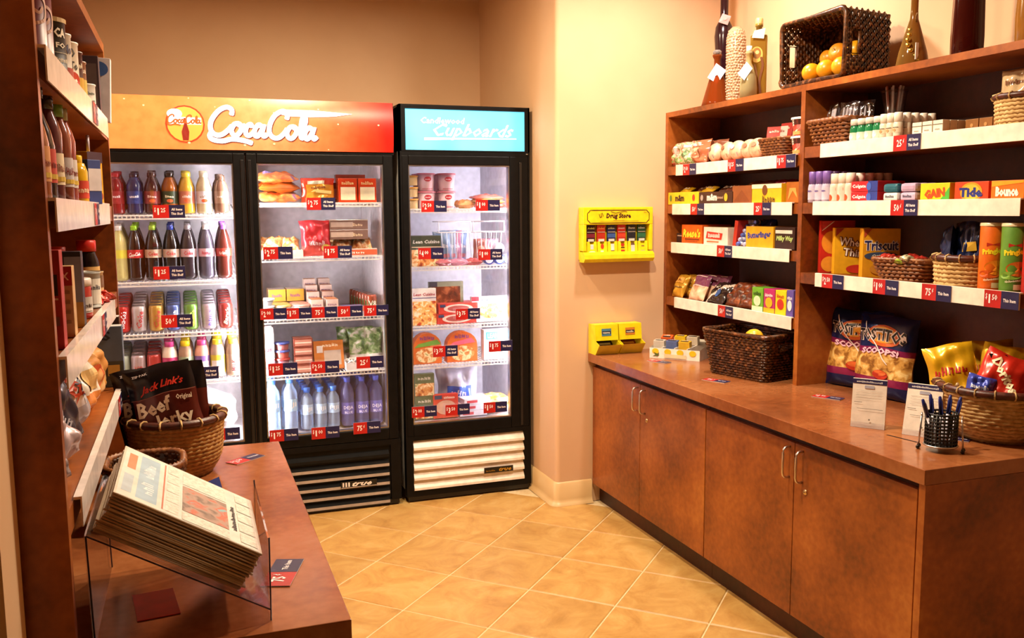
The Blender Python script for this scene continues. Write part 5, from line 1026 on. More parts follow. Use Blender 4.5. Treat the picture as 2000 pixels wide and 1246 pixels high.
# ================================================================== ON THE RIGHT WORKTOP
ZT = .7706
def worktop_things():
    # two yellow drop-front dispensers against the beige wall
    for i, (x, lab, col, pk) in enumerate([(1.926, 'blue', '4a7a90', '2c2430/foil'), (2.056, 'orange', 'c87a28', '8a3a18/foil')]):
        root = tag(empty('packet_dispenser', (x, 4.05, ZT)), f'yellow drop-front packet dispenser with {lab} label, beside the beige wall', 'dispenser', 'yellow packet dispensers')
        w_ = .062; Yc = 'e8d414/satin'; t = .003
        side = [(0, 0), (0, .148), (-.075, .148), (-.085, .066), (-.125, .052), (-.082, 0)]
        g = G(); n = len(side)
        for sx_ in (-1, 1):
            xa, xb = sx_*w_, sx_*(w_-t); g.add([(xa, y, z) for y, z in side]+[(xb, y, z) for y, z in side], [tuple(range(n)), tuple(reversed(range(n, 2*n)))]+[(k, n+k, n+(k+1) % n, (k+1) % n) for k in range(n)], Yc)
        g.build('side_panels', root, kind='stuff')
        g = G().add([(-w_+t, -.001, .146), (w_-t, -.001, .146), (w_-t, -.075, .148), (-w_+t, -.075, .148), (-w_+t, -.084, .070), (w_-t, -.084, .070)], [(0, 3, 2, 1), (3, 4, 5, 2)], Yc)
        g.prints([('r', -.028, .024, .092, .128, col), ('r', -.026, .022, .102, .116, '2a2a34'), ('t', 'ADVIL' if i == 0 else 'BAYER', -.002, .109, .04, .010, 'f0e8d0')], lambda u, v, l: (u, -.075-.009*(.148-v)/.078-l, v)); g.build('front_panel', root)
        G().add([(-w_+t, -.082, .001), (w_-t, -.082, .001), (w_-t, -.1245, .052), (-w_+t, -.1245, .052)], [(0, 1, 2, 3)], 'd8c838/satin').add([(-w_+t, -.002, .02), (w_-t, -.002, .02), (w_-t, -.082, .003), (-w_+t, -.082, .003)], [(0, 3, 2, 1)], 'efe8d8/satin').build('scoop', root)
        for k in range(3):
            o = carton('medicine_sachet', .085, .006, .05, pk, [('r', -.035, .035, .02, .032, 'd8d0d0' if i == 0 else 'e0a050')]); tag(put(o, x-.004+.004*k, 4.05-.075+.012*k, ZT+.03+.006*k, 0, (-.9, 0)), f'sachet in the {lab} labelled dispenser, {ORD[k]} of three', 'sachet', 'sachets in the dispensers')
    # white fruit-print tray of tea packets
    th = -.88; ca, sa = cos(th), sin(th)
    root = tag(empty('display_tray', (2.235, 3.775, ZT), th), 'white cardboard display tray with lemon print, holding small boxes', 'display tray')
    w_, d_ = .25, .21; hf, hb = .05, .075; c = 'ece4d4'
    g = G(); t = .003
    g.add([(-w_/2, -d_/2, 0), (w_/2, -d_/2, 0), (w_/2, -d_/2, hf), (-w_/2, -d_/2, hf)], [(0, 1, 2, 3)], c)
    g.add([(-w_/2, d_/2, 0), (w_/2, d_/2, 0), (w_/2, d_/2, hb), (-w_/2, d_/2, hb)], [(0, 3, 2, 1)], c)
    for s in (-1, 1): g.add([(s*w_/2, -d_/2, 0), (s*w_/2, d_/2, 0), (s*w_/2, d_/2, hb), (s*w_/2, -d_/2, hf)], [(0, 1, 2, 3)], c)
    g.add([(-w_/2, -d_/2, hf-.012), (w_/2, -d_/2, hf-.012), (w_/2, d_/2, hb-.012), (-w_/2, d_/2, hb-.012)], [(0, 1, 2, 3)], '6a5a4c')
    it = []
    for k in range(4): it += [('e', -.095+.062*k, .034, .017, .014, 'e8b81c')]
    it += [('p', [(-.11, .008), (-.075, .03), (-.08, .012)], '6a6a3a'), ('p', [(-.105, .03), (-.085, .008), (-.075, .02)], '54602c'), ('r', -.05, .06, .006, .024, 'd8c8a0')]
    g.prints(it, flat(d_)); g.build('carton_tray', root)
    for k in range(3): G().box(-w_/2+w_*(k+1)/4-.002, -w_/2+w_*(k+1)/4+.002, -d_/2+.003, d_/2-.003, hf-.011, hf+.004, 'f0e8dc').build('partition', root)
    boxes = [(-.085, .045, 'd8561c', 'orange'), (-.022, .05, 'e0b820', 'yellow'), (-.09, -.055, 'c8c0b0', 'pale'), (-.028, -.05, '5a6a9a', 'blue'), (.035, -.05, 'd8a828', 'amber'), (.04, .05, 'c8b8a0', 'beige')]
    for k, (a, b, m, d) in enumerate(boxes):
        o = carton('tea_box', .055, .035, .055, m, [], top=m); g = G().prints([('r', -.02, .02, -.012, .0, '2a2420'), ('t', 'TEA', 0., .006, .03, .008, 'f0e8d8')], lambda u, v, l: (u, v, .0555+l)); g.build('label', o)
        sl = math.atan2(hb-hf, d_); z = hf-.008+(b+d_/2)/d_*(hb-hf)
        put(o, 2.235+a*ca-b*sa, 3.775+a*sa+b*ca, ZT+z-.02, th, (.1+(.3 if k == 0 else 0), 0)); tag(o, f'small {d} box standing in the lemon-print tray', 'tea box', 'small boxes in the display tray')
    # square dark basket with a lemon
    b = wicker('wicker_basket', .30, .20, .365, .25, .19, 17, 'wicker_dark', 'square dark woven basket with hand holes on the right worktop', .025, 44, .0085, True); put(b, 2.262, 3.232, ZT, math.radians(-76))
    def lemon(u, v): a = 2*pi*u; q = pi*v; return (.034*sin(q)*cos(a), .034*sin(q)*sin(a), -.04*cos(q)*(1+.05*cos(q)**8))
    o = G().grid(lemon, 20, 14, 'e0a818/satin').build('lemon'); o.location = (2.235, 3.19, ZT+.172); o.rotation_euler = (1.4, .2, .4); tag(o, 'single yellow lemon peeking out of the square dark basket', 'fruit')
    for k in range(9):
        o = G().grid(lemon, 14, 10, 'c87818/satin').build('orange'); a = k*2.4; o.location = (2.262+.055*cos(a)*(k > 0), 3.232+.085*sin(a)*(k > 0), ZT+.06+.05*(k > 5)); tag(o, f'orange lying inside the square dark basket, {["centre", "second", "third", "fourth", "fifth", "sixth", "seventh", "eighth", "ninth"][k]}', 'fruit', 'oranges in the square basket')
    # tortilla chip bags
    def chipmat(u, v):
        if v < .16 or v > .62: return '16245c/foil'
        if v < .24 or v > .54: return '8a2058/foil'
        return 'chips'
    for k, (x, y, rz) in enumerate([(2.47, 2.845, .12), (2.43, 2.655, -.05)]):
        it = [('e', .01, .232, .075, .04, 'c85a18'), ('e', .01, .235, .06, .03, 'e0a030'), ('t', 'TOSTITOS', .0, .235, .21, .052, 'f4ecec', {'bold': .10}), ('t', 'TOSTITOS', .0, .235, .207, .047, '141018', {'bold': .03}), ('t', 'SCOOPS!', .0, .176, .17, .026, 'ecc0d8', {'bold': .05}), ('e', .02, .09, .036, .018, 'b83018'), ('e', .02, .096, .03, .010, 'd86a30'), ('s', [(-.08, .285), (-.06, .25), (-.01, .19), (.05, .13)], .004, 'f4f0f4')]
        o = pillow('tortilla_chip_bag', .265, .31, .085, chipmat, it, 170+k, .06, .07, 30, 44); tag(put(o, x, y, ZT, -QUARTER+rz+.18, (-.12, 0)), ['navy tortilla chip bag, left and partly covered', 'navy tortilla chip bag, right one in front'][k], 'chip bag', 'tortilla chip bags')
    # comment card holder and second card
    for k, (x, y, rz, tl) in enumerate([(2.052, 2.297, math.radians(-53), -.12), (2.125, 2.150, math.radians(-60), -.3)]):
        root = tag(empty('card_holder', (x, y, ZT), rz), ['clear stand holding a white comment card with navy header', 'second white comment card leaning behind the pen cup'][k], 'card holder', 'comment card holders')
        w_ = .105; h = .158; pl = G(); s = sin(-tl)
        mp = lambda u, v, l, s=s: (u, v*s-l, v)
        g = G(); g.add([mp(-w_/2, 0, 0), mp(w_/2, 0, 0), mp(w_/2, h, 0), mp(-w_/2, h, 0), mp(-w_/2, 0, -.014), mp(w_/2, 0, -.014), mp(w_/2, h, -.006), mp(-w_/2, h, -.006)], [(0, 1, 2, 3), (4, 7, 6, 5), (0, 3, 7, 4), (1, 5, 6, 2), (3, 2, 6, 7)], 'ece4d8')
        g.prints([('r', -w_/2, w_/2, .142, .157, '26224e'), ('t', 'COMMENTS WELCOME', 0., .149, .08, .006, 'f0ecec'), ('r', -.015, .015, .128, .137, 'a8a8b8')]+[('r', -.04, .04, .12-.008*q, .1208-.008*q, 'a8a094') for q in range(4)]+[('r', -.045, -.02, .082, .0835, '6a6460'), ('r', -.035, .045, .062, .0632, '6a6460'), ('e', .005, .028, .003, .003, '8a8478'), ('r', -.01, .02, .016, .0168, 'a8a094')], mp, .0006)
        g.build('card_stack', root)
        G().add([mp(-w_/2-.002, .0, .003), mp(w_/2+.002, .0, .003), mp(w_/2+.002, .018, .003), mp(-w_/2-.002, .018, .003)], [(0, 1, 2, 3)], 'acrylic').add([(-w_/2-.002, -.004, .0005), (w_/2+.002, -.004, .0005), (w_/2+.002, .05, .0005), (-w_/2-.002, .05, .0005)], [(0, 1, 2, 3)], 'acrylic').build('clear_stand', root)
    # mesh pen cup on wire stand
    px, py = 2.06, 2.002; root = tag(empty('pen_cup', (px, py, ZT)), 'black perforated pen cup hung in a chrome wire stand', 'pen cup')
    R_ = .043; g = G(); nh, nz = 26, 9; z0, z1 = .018, .112
    for j in range(nz+1):
        z = z0+(z1-z0)*j/nz; g.tube([(R_*cos(2*pi*k/32), R_*sin(2*pi*k/32), z) for k in range(32)], .0032, '101010/satin', 4, True)
    for k in range(nh):
        a = 2*pi*k/nh; g.tube([(R_*cos(a), R_*sin(a), z0), (R_*cos(a), R_*sin(a), z1)], .0030, '101010/satin', 4)
    g.lathe([(.001, z0), (R_, z0)], '101010/satin', 24, caps=False); g.build('perforated_cup', root, kind='stuff')
    g = G(); ch = 'd8d4d0/metal'; g.tube([((R_+.003)*cos(2*pi*k/32), (R_+.003)*sin(2*pi*k/32), z0) for k in range(32)], .0025, ch, 5, True); g.build('base_ring', root)
    dx, dy = .62, -.78
    for s in (-1, 1):
        e = .048
        g = G()
        for w2 in (-.012, .012):
            ox, oy = -dy*w2, dx*w2
            bx_, by_ = s*dx*(e+.012)+ox, s*dy*(e+.012)+oy; tx, ty = s*dx*(e+.006)+ox*.7, s*dy*(e+.006)+oy*.7
            g.tube([(bx_, by_, .007), (tx, ty, .10)], .0017, ch, 5)
        a = (s*dx*(e+.006)+dy*.0084, s*dy*(e+.006)-dx*.0084); b_ = (s*dx*(e+.006)-dy*.0084, s*dy*(e+.006)+dx*.0084)
        g.tube([(a[0], a[1], .10), ((a[0]+b_[0])/2, (a[1]+b_[1])/2, .108), (b_[0], b_[1], .10)], .0017, ch, 5); g.build('wire_leg', root)
        for w2 in (-.012, .012): G().lathe([(.001, 0), (.005, .002), (.006, .006), (.004, .011), (.001, .012)], '181412/gloss', 10, (s*dx*(e+.012)-dy*w2, s*dy*(e+.012)+dx*w2, 0)).build('foot', root)
    for k, (ax, ay, tx, ty) in enumerate([(-.02, .0, -.30, .10), (.0, -.01, -.05, .1), (.018, .005, .22, .1), (.022, -.012, .30, .05), (-.004, .018, .02, .2)]):
        g = G(); g.lathe([(.0045, 0), (.0048, .004), (.0048, .085)], 'e4e0ec/gloss', 10); o = g.build('pen'); G().lathe([(.0056, .085), (.0058, .125), (.004, .140), (.001, .142)], '1c2468/gloss', 10).build('pen_cap', o); G().box(-.0015, .0015, -.0085, -.0055, .09, .128, '1c2468/gloss').build('clip', o)
        o.location = (px+ax, py+ay, ZT+.0215); o.rotation_euler = (-ty, tx, 0); tag(o, f'navy and white pen in the black cup, {["far left", "second from left", "middle right", "far right", "at the back"][k]}', 'pen', 'pens in the cup')
    # big rope bowl of snack bags
    b = rope_basket('rope_basket', .105, .178, .150, 13, 'rope', 'large straw rope bowl with dark rim on the right worktop', bulge=.55, stitches=22, rr=.0074); put(b, 2.36, 2.072, ZT)
    bags = [('d8a818/foil', 2.29, 2.16, .35, -.25, "Lay's", 'yellow chip bag at left of the bowl', 'b02018'), ('c02818/foil', 2.245, 2.02, -.1, .35, 'Doritos', 'red tortilla chip bag with black flash in front', 'f0d870'), ('e0b020/foil', 2.37, 2.10, -.3, .1, "Lay's", 'yellow chip bag in the middle of the bowl', 'b82018'), ('7a3018/foil', 2.46, 2.05, .2, .35, 'BBQ', 'brown chip bag at the back of the bowl', 'e0b070'), ('d0b088/foil', 2.30, 2.17, .3, -.5, 'chips', 'pale snack bag lying at the left rim', 'b05a28'), ('c8301c/foil', 2.43, 1.98, .1, .7, 'Cheetos', 'red orange snack bag at right of the bowl', 'f0c030'), ('3a4ab0/foil', 2.215, 2.03, .2, .2, 'Ruffles', 'small blue snack bag at the front rim', 'f0f0f4'), ('c8a028/foil', 2.44, 2.17, .5, -.1, 'Fritos', 'golden snack bag at back left of bowl', 'a82c18')]
    for k, (m, x, y, rz, roll, tx, d, tc) in enumerate(bags):
        small = k in (4, 6); it = [('t', tx, .0, .10 if not small else .05, .10 if not small else .05, .03 if not small else .015, tc, {'bold': .04})]
        if k == 1: it = [('p', [(-.065, .165), (-.02, .185), (.065, .095), (.065, .055)], '241414/foil'), ('t', 'Doritos', .004, .122, .115, .030, 'ecd8b0', {'bold': .05, 'rot': -42})]
        o = pillow('snack_bag', .15 if not small else .08, .19 if not small else .09, .055, m, it, 180+k, .06, .2); tag(put(o, x, y, ZT+(.095 if k not in (4, 6) else .12), -QUARTER*.62+rz*.5, (-.35, roll)), d, 'snack bag', 'snack bags in the large bowl')
    lay = (-QUARTER, 0)
    for p, k, x, y, rz, d in [('$1.00', 'I', 2.058, 3.68, -1.2, 'in front of the lemon-print tray'), ('50c', 'I', 2.045, 3.175, -1.15, 'in front of the square dark basket'), ('$2.50', 'I', 2.25, 2.73, -1.1, 'in front of the tortilla chip bags'), ('75c', 'I', 2.20, 2.10, -1.0, 'lying between pen cup and rope bowl')]:
        price_tag(p, k, (x, y, ZT+.0012), rz, f'{p} price tag lying flat {d}'.replace('c price', ' cent price'), lay, .82, 'price tags lying on worktops')
worktop_things()

# ================================================================== MEDICINE RACK ON THE BEIGE WALL
def medicine_rack():
    root = tag(empty('medicine_rack', (2.0, 4.055, 1.36)), 'yellow wall rack of medicine sachets on the beige wall', 'wall rack'); Yc = 'ecd414/satin'
    x0, x1 = -.19, .19; d = -.058
    g = G().box(x0, x1, -.012, 0, -.125, .133, Yc)
    g.box(x0, x1, d, -.012, .048, .133, Yc).box(x0, x0+.018, d, -.012, -.08, .048, Yc).box(x1-.018, x1, d, -.012, -.08, .048, Yc)
    g.build('back_board', root, bevel=.003)
    pr = [(-.012, -.085), (d, -.085), (d-.018, -.098), (d-.020, -.118), (d-.006, -.135), (-.012, -.135)]; n = len(pr)
    G().add([(x, y, z) for x in (x0, x1) for y, z in pr], [(k, n+k, n+(k+1) % n, (k+1) % n) for k in range(n)]+[tuple(range(n)), tuple(reversed(range(n, 2*n)))], Yc).build('trough', root)
    g = G(); q = .168; zz0, zz1 = .056, .118; c = .014; e = [(-q+c, zz0), (q-c, zz0), (q-c*.6, zz0+c*.6), (q, zz0+c), (q, zz1-c), (q-c*.6, zz1-c*.6), (q-c, zz1), (-q+c, zz1), (-q+c*.6, zz1-c*.6), (-q, zz1-c), (-q, zz0+c), (-q+c*.6, zz0+c*.6)]
    mp = lambda u, v, l: (u, d-l, v); ring = e+[e[0]]
    for a, b in zip(ring[:-1], ring[1:]): g.prints([('s', [a, ((a[0]+b[0])/2, (a[1]+b[1])/2), b], .004, '5a2810')], mp)
    g.prints([('t', 'Drug Store', .0, .088, .135, .032, '4a2010', {'bold': .045, 'shear': .1}), ('t', 'Li’l', -.095, .094, .02, .02, '6a3410', {'rot': 20}), ('r', -.10, .11, .064, .0655, '8a5a20'), ('r', -.03, .03, .068, .0695, '8a5a20'), ('t', 'OTC', .145, .108, .016, .006, '6a3410'), ('s', [(-.045, .112), (-.02, .104), (.0, .107), (.03, .112), (.045, .108)], .003, '5a2810')], mp, .0008); g.build('header_print', root)
    cols = [('30101c', 'Advil', 'd8d060', '7a1c2c'), ('c83818', 'Advil', 'f0a050', 'b82c18'), ('24285a', 'Aleve', 'c8c890', '3a5a9a'), ('c8281c', 'Tylenol', 'f4d8d0', 'd04028'), ('28303a', 'Excedrin', 'e8d8b8', '1c1c24'), ('1c4a34', 'Tums', 'd8dcd0', '2a6a48')]
    for k, (m, tx, tc, m2) in enumerate(cols):
        x = -.139+.0556*k
        o = carton('medicine_sachet', .044, .01, .082, m, [('r', -.022, .022, .02, .04, m2), ('t', tx, 0., .067, .036, .010, tc), ('r', -.02, .02, .046, .049, 'd8d0c8'), ('r', -.016, .016, .002, .014, 'e0d4c4')]); tag(put(o, 2.0+x, 4.055-.03, 1.36-.036), f'{["dark wine", "orange red", "navy", "bright red", "black", "dark green"][k]} medicine sachet hanging in the yellow rack', 'sachet', 'sachets in the wall rack')
        pk = G().add([(x-.026, d+.006, -.092), (x+.026, d+.006, -.092), (x+.026, d+.012, -.034), (x+.012, d+.012, -.034), (x+.010, d+.011, -.046), (x-.010, d+.011, -.046), (x-.012, d+.012, -.034), (x-.026, d+.012, -.034)], [tuple(range(8))], Yc)
        mp2 = lambda u, v, l, x=x: (x+u, d+.007+(.005*(v+.092)/.058)-l, v)
        pk.prints([[('r', -.008, .008, -.072, -.048, 'd0c8c8'), ('e', .0, -.086, .018, .006, 'f0e8c8')], [('e', .0, -.058, .009, .013, 'c03a20'), ('r', -.01, .006, -.088, -.078, 'e8e0c8')], [('r', -.009, .009, -.078, -.046, 'd8d4c8'), ('r', -.010, .010, -.082, -.079, '6a4a2a')], [('e', .0, -.052, .010, .008, 'b02818'), ('r', -.010, .010, -.068, -.062, '5a2818'), ('r', -.010, .010, -.088, -.076, 'b83020')], [('e', .0, -.052, .011, .010, '6a4a3a'), ('r', -.010, .010, -.088, -.054, 'd4c8c0')], [('r', -.012, .012, -.088, -.08, 'c8b070'), ('r', -.008, .008, -.062, -.056, '8a6a30')]][k], mp2, .0008); pk.build('pocket', root)
medicine_rack()

# ================================================================== ON TOP OF THE SHELVING
def top_decor():
    z = 1.9592
    def glass_bottle(name, prof, mat, loc, label, n=24, sx=1, sy=1, rz=0, cap=None):
        o = G().lathe(prof, mat, n, sx=sx, sy=sy).build(name); put(o, loc[0], loc[1], z, rz); tag(o, label, 'bottle', 'decorative bottles on top of the shelving')
        if cap: G().lathe(cap[0], cap[1], 14).build('stopper', o)
        return o
    o = glass_bottle('oil_bottle', [(.068, 0), (.070, .006), (.066, .02), (.024, .165), (.014, .19), (.014, .215), (.021, .228), (.022, .236)], 'a84c1a/tint', (2.375, 3.735), 'conical amber bottle with a white paper tag', cap=([(.012, .236), (.019, .240), (.020, .252), (.012, .258)], 'e4dcd4/clear'))
    g = G().add([(-.045, -.03, .13), (.0, -.038, .10), (.04, -.03, .16), (-.005, -.022, .195)], [(0, 1, 2, 3)], 'f4f0f0'); g.prints([('t', 'Olive', 0., .148, .035, .012, '5a5a80', {'rot': 38})], lambda u, v, l: (u, -.031-l-.004, v)); g.build('paper_tag', o).rotation_euler = (0, 0, -.5)
    o = glass_bottle('tall_bottle', [(.020, 0), (.024, .004), (.028, .10), (.040, .27), (.045, .34), (.040, .385), (.022, .42), (.019, .44), (.019, .56)], '240810/gloss', (2.47, 3.83), 'tall dark red bottle with a slim neck and pink tag', cap=([(.021, .55), (.021, .60)], '1c0a0c/gloss'))
    g = G().add([(-.03, -.05, .40), (.012, -.05, .385), (.028, -.05, .425), (-.012, -.046, .44)], [(0, 1, 2, 3)], 'c88a84'); g.prints([('e', 0., .413, .008, .006, 'd8a098')], lambda u, v, l: (u, -.052-l, v)); g.build('paper_tag', o).rotation_euler = (0, 0, -.5)
    # pebbled bottle
    g = G(); rnd = random.Random(2)
    g.lathe([(.040, 0), (.041, .01), (.041, .30), (.036, .335), (.02, .352), (.001, .356)], 'b08a68/gloss', 24)
    o = g.build('textured_bottle'); put(o, 2.43, 3.665, z); tag(o, 'cream pebble-textured cylindrical bottle behind the conical one', 'bottle', 'decorative bottles on top of the shelving')
    g = G()
    for j in range(26):
        for k in range(20):
            a = 2*pi*(k+.5*(j % 2))/20+rnd.uniform(-.08, .08); h = .012+j*.0128+rnd.uniform(-.003, .003); r = .041 if h < .3 else .041-(h-.3)*.25
            g.lathe([(.0065, 0), (.0045, .0035), (.001, .0045)], 'c09c7c/gloss', 5, caps=False)
            o_ = len(g.v)-15; M4 = Matrix.Translation((r*cos(a), r*sin(a), h)) @ Matrix.Rotation(a, 4, 'Z') @ Matrix.Rotation(QUARTER, 4, 'Y')
            for q in range(15): g.v[o_+q] = tuple(M4 @ Vector(g.v[o_+q]))
    g.build('pebble_texture', o, kind='stuff')
    o = glass_bottle('small_flask', [(.030, 0), (.036, .006), (.038, .04), (.034, .09), (.020, .135), (.011, .155), (.011, .185), (.015, .19), (.015, .20)], 'd8c890/tint', (2.345, 3.435), 'small round clear flask with white tag', cap=([(.010, .2), (.012, .206), (.012, .224)], 'e8dcc4/satin'))
    G().lathe([(.026, .008), (.032, .015), (.033, .04), (.028, .085), (.012, .12)], 'c0a040/tint', 18).build('oil', o)
    G().add([(-.05, -.03, .105), (-.022, -.036, .075), (.012, -.03, .125), (-.012, -.024, .155)], [(0, 1, 2, 3)], 'f0ecf0').build('paper_tag', o).rotation_euler = (0, 0, -.5)
    g = G().box(-.036, .036, -.028, .028, 0, .275, 'b08c38/tint', .008).lathe([(.013, .272), (.013, .31), (.017, .313), (.017, .325)], 'b89a48/tint', 14)
    g.prints([('e', -.008, .19, .026, .034, 'c8a048'), ('e', -.008, .196, .018, .024, '8a5a20'), ('e', -.006, .20, .008, .008, 'e0c070'), ('s', [(.012, .02), (.006, .08), (.018, .14), (.01, .18)], .010, '6a3a14'), ('s', [(-.012, .05), (-.006, .1), (-.016, .15)], .007, '7a4a1c')], flat(.056), .0008, .0004, 4)
    o = g.build('herb_oil_bottle'); put(o, 2.405, 3.452, z, -.6); tag(o, 'tall square golden bottle with preserved peppers inside', 'bottle', 'decorative bottles on top of the shelving')
    G().lathe([(.0145, .312), (.0165, .318), (.0165, .345), (.013, .35)], 'c8a868/satin', 14).build('stopper', o)
    g = G().add([(-.03, -.034, .262), (.02, -.034, .256), (.026, -.034, .30), (-.02, -.03, .292)], [(0, 1, 2, 3)], 'e8d8b8'); g.build('paper_tag', o)
    # basket lying on its side with fruit
    root = wicker('wicker_basket', .345, .225, .372, .243, .215, 16, 'wicker_dark', 'dark woven basket lying on its side, spilling fruit', .022, 44, .009, True)
    root.matrix_world = Matrix.Translation((2.515, 2.955, z+.1295)) @ Matrix.Rotation(-QUARTER, 4, 'Y') @ Matrix.Rotation(QUARTER, 4, 'Z')
    def fruit(apple):
        def fn(u, v):
            a = 2*pi*u; q = pi*v; r = .037*(1 if not apple else (1-.28*math.exp(-(q/.42)**2)-.16*math.exp(-((pi-q)/.4)**2)))
            return (r*sin(q)*cos(a), r*sin(q)*sin(a), r*cos(q)*(.96 if apple else .98))
        return fn
    zf = z+.018+.037
    F = [(2.40, 3.075, zf, 'apple', 'c8601c/satin', 'orange red apple at the far left in the basket', (.6, -.9)), (2.352, 3.02, zf-.002, 'orange', 'e8960e/satin', 'orange at front left in the tipped basket', (0, 0)), (2.358, 2.94, zf, 'orange', 'e8980e/satin', 'orange at front centre in the tipped basket', (.4, 0)), (2.365, 2.862, zf, 'orange', 'e89a10/satin', 'orange at front right in the tipped basket', (0, .3)),
         (2.415, 2.995, zf+.052, 'apple', 'dc8c18/satin', 'yellow apple resting on the front oranges, left', (.2, .2)), (2.392, 2.915, zf+.060, 'apple', 'e08c1c/satin', 'golden apple on top with dimple facing out', (.3, -1.25)), (2.40, 2.828, zf+.055, 'orange', 'e0a018/satin', 'orange behind the right edge of the basket', (0, 0)), (2.45, 3.0, zf, 'orange', 'd88c10/satin', 'orange at back left of the tipped basket', (0, 0)), (2.45, 2.90, zf, 'orange', 'd88c10/satin', 'orange at back right of the tipped basket', (0, 0))]
    for x, y, zz, nm, m, d, r_ in F:
        o = G().grid(fruit(nm == 'apple'), 22, 16, m).build(nm); put(o, x, y, zz, 0, r_); tag(o, d, 'fruit', 'fruit in the tipped basket')
        G().tube([(0, 0, .026), (.002, 0, .034)], .0015, '4a3010', 5).build('stem', o)
    o = glass_bottle('gilded_bottle', [(.052, 0), (.054, .006), (.046, .05), (.026, .12), (.014, .16), (.012, .19), (.012, .26), (.016, .27), (.016, .28)], 'a87c3c/tint', (2.375, 2.515), 'golden flared glass bottle with tag and bead trim')
    g = G()
    for k in range(7): g.lathe([(.001, -.009), (.008, -.004), (.009, 0), (.008, .004), (.001, .009)], 'd8c060/metal', 8, (-.030+.012*cos(k), -.040+.006*k, .016+.018*k))
    g.build('bead_trim', o, kind='stuff'); G().box(-.03, -.018, -.045, -.042, .02, .075, 'e8e4e8/gloss').build('paper_tag', o)
    G().tube([(0, -.012, .15), (-.02, -.03, .165), (-.03, -.045, .17)], .003, '8a6a40', 5).build('twine', o)
    o = glass_bottle('tall_vase', [(.045, 0), (.049, .006), (.050, .06), (.047, .18), (.042, .34), (.046, .36)], '5a1c14/tint', (2.385, 2.295), 'tall dark red glass vase on the shelving top', n=6, sx=1.05)
    o = glass_bottle('gold_vase', [(.04, 0), (.043, .006), (.045, .08), (.038, .2), (.03, .3), (.034, .31)], '8a5a1c/gloss', (2.385, 2.06), 'amber gold bottle at the far right end', n=18)
top_decor()
# ================================================================== LEFT COUNTER AND SHELVING
def left_fittings():
    o = tag(G().box(-.50, .2411, 1.5134, 2.8324, .7265, .7703, LTOP).build('countertop', bevel=.002), 'short rust-brown laminate worktop on the left', 'worktop')
    root = tag(empty('base_cabinet', (-.14, 2.17, 0)), 'brown base cabinet under the left worktop', 'cabinet'); ox, oy = -.14, 2.17
    G().box(-.498-ox, .198-ox, 1.53-oy, 2.82-oy, .0946, .7262, LAM_SHADE).build('carcass', root); G().box(-.49-ox, .15-ox, 1.56-oy, 2.80-oy, 0, .0946, LAM_SHADE).build('toe_kick', root)
    for a, b in ((1.532, 2.173), (2.177, 2.818)):
        d = G().box(.198-ox, .216-ox, a-oy, b-oy, .096, .7, LAM).build('door', root, bevel=.0015); hy = (b-.04 if a < 2 else a+.04)-oy; hx = .216-ox
        G().tube([(hx-.002, hy, .682), (hx+.016, hy, .682), (hx+.026, hy, .672), (hx+.026, hy, .586), (hx+.016, hy, .576), (hx-.002, hy, .576)], .0042, 'd8d0c8/metal', 8).build('handle', d)
    root = tag(empty('shelving_unit', (0, 0, 0)), 'brown wall shelving of groceries standing on the left worktop', 'shelving unit')
    z0, z1 = .7705, 1.955; t = .0245; xf, xb = -.1954, -.512
    G().box(xb, xf, 1.5085, 1.533, z0, z1+.5, LAM).build('side_panel', root); G().box(xb, xf, 2.825, 2.8495, z0, z1-t, LAM).build('side_panel', root)
    G().box(xb, xf, 1.533, 2.8495, z1-t, z1, LAM).build('top_panel', root); G().box(xb+.001, xb+.008, 1.533, 2.825, z0, z1-t, LAM_SHADE).build('back_panel', root)
    for z, a, b in ((1.682, 1.536, 2.68), (1.455, 1.536, 2.57), (1.210, 1.536, 2.56), (.964, 1.605, 2.64)):
        s = G().box(xb+.008, xf-.002, 1.533, 2.825, z+.005, z+.047, LAM).build('shelf', root)
        G().box(xf+.0085, xf+.011, a, b, z, z+.052, 'f4e6e0/gloss').box(xf-.002, xf+.0085, a, b, z+.047, z+.052, 'f4e6e0/gloss').build('price_rail', s)
left_fittings()
def LL(o, y, z, r, xr=-.199, rz=0, tilt=None): return put(o, xr-r, y, z, QUARTER+rz, tilt)
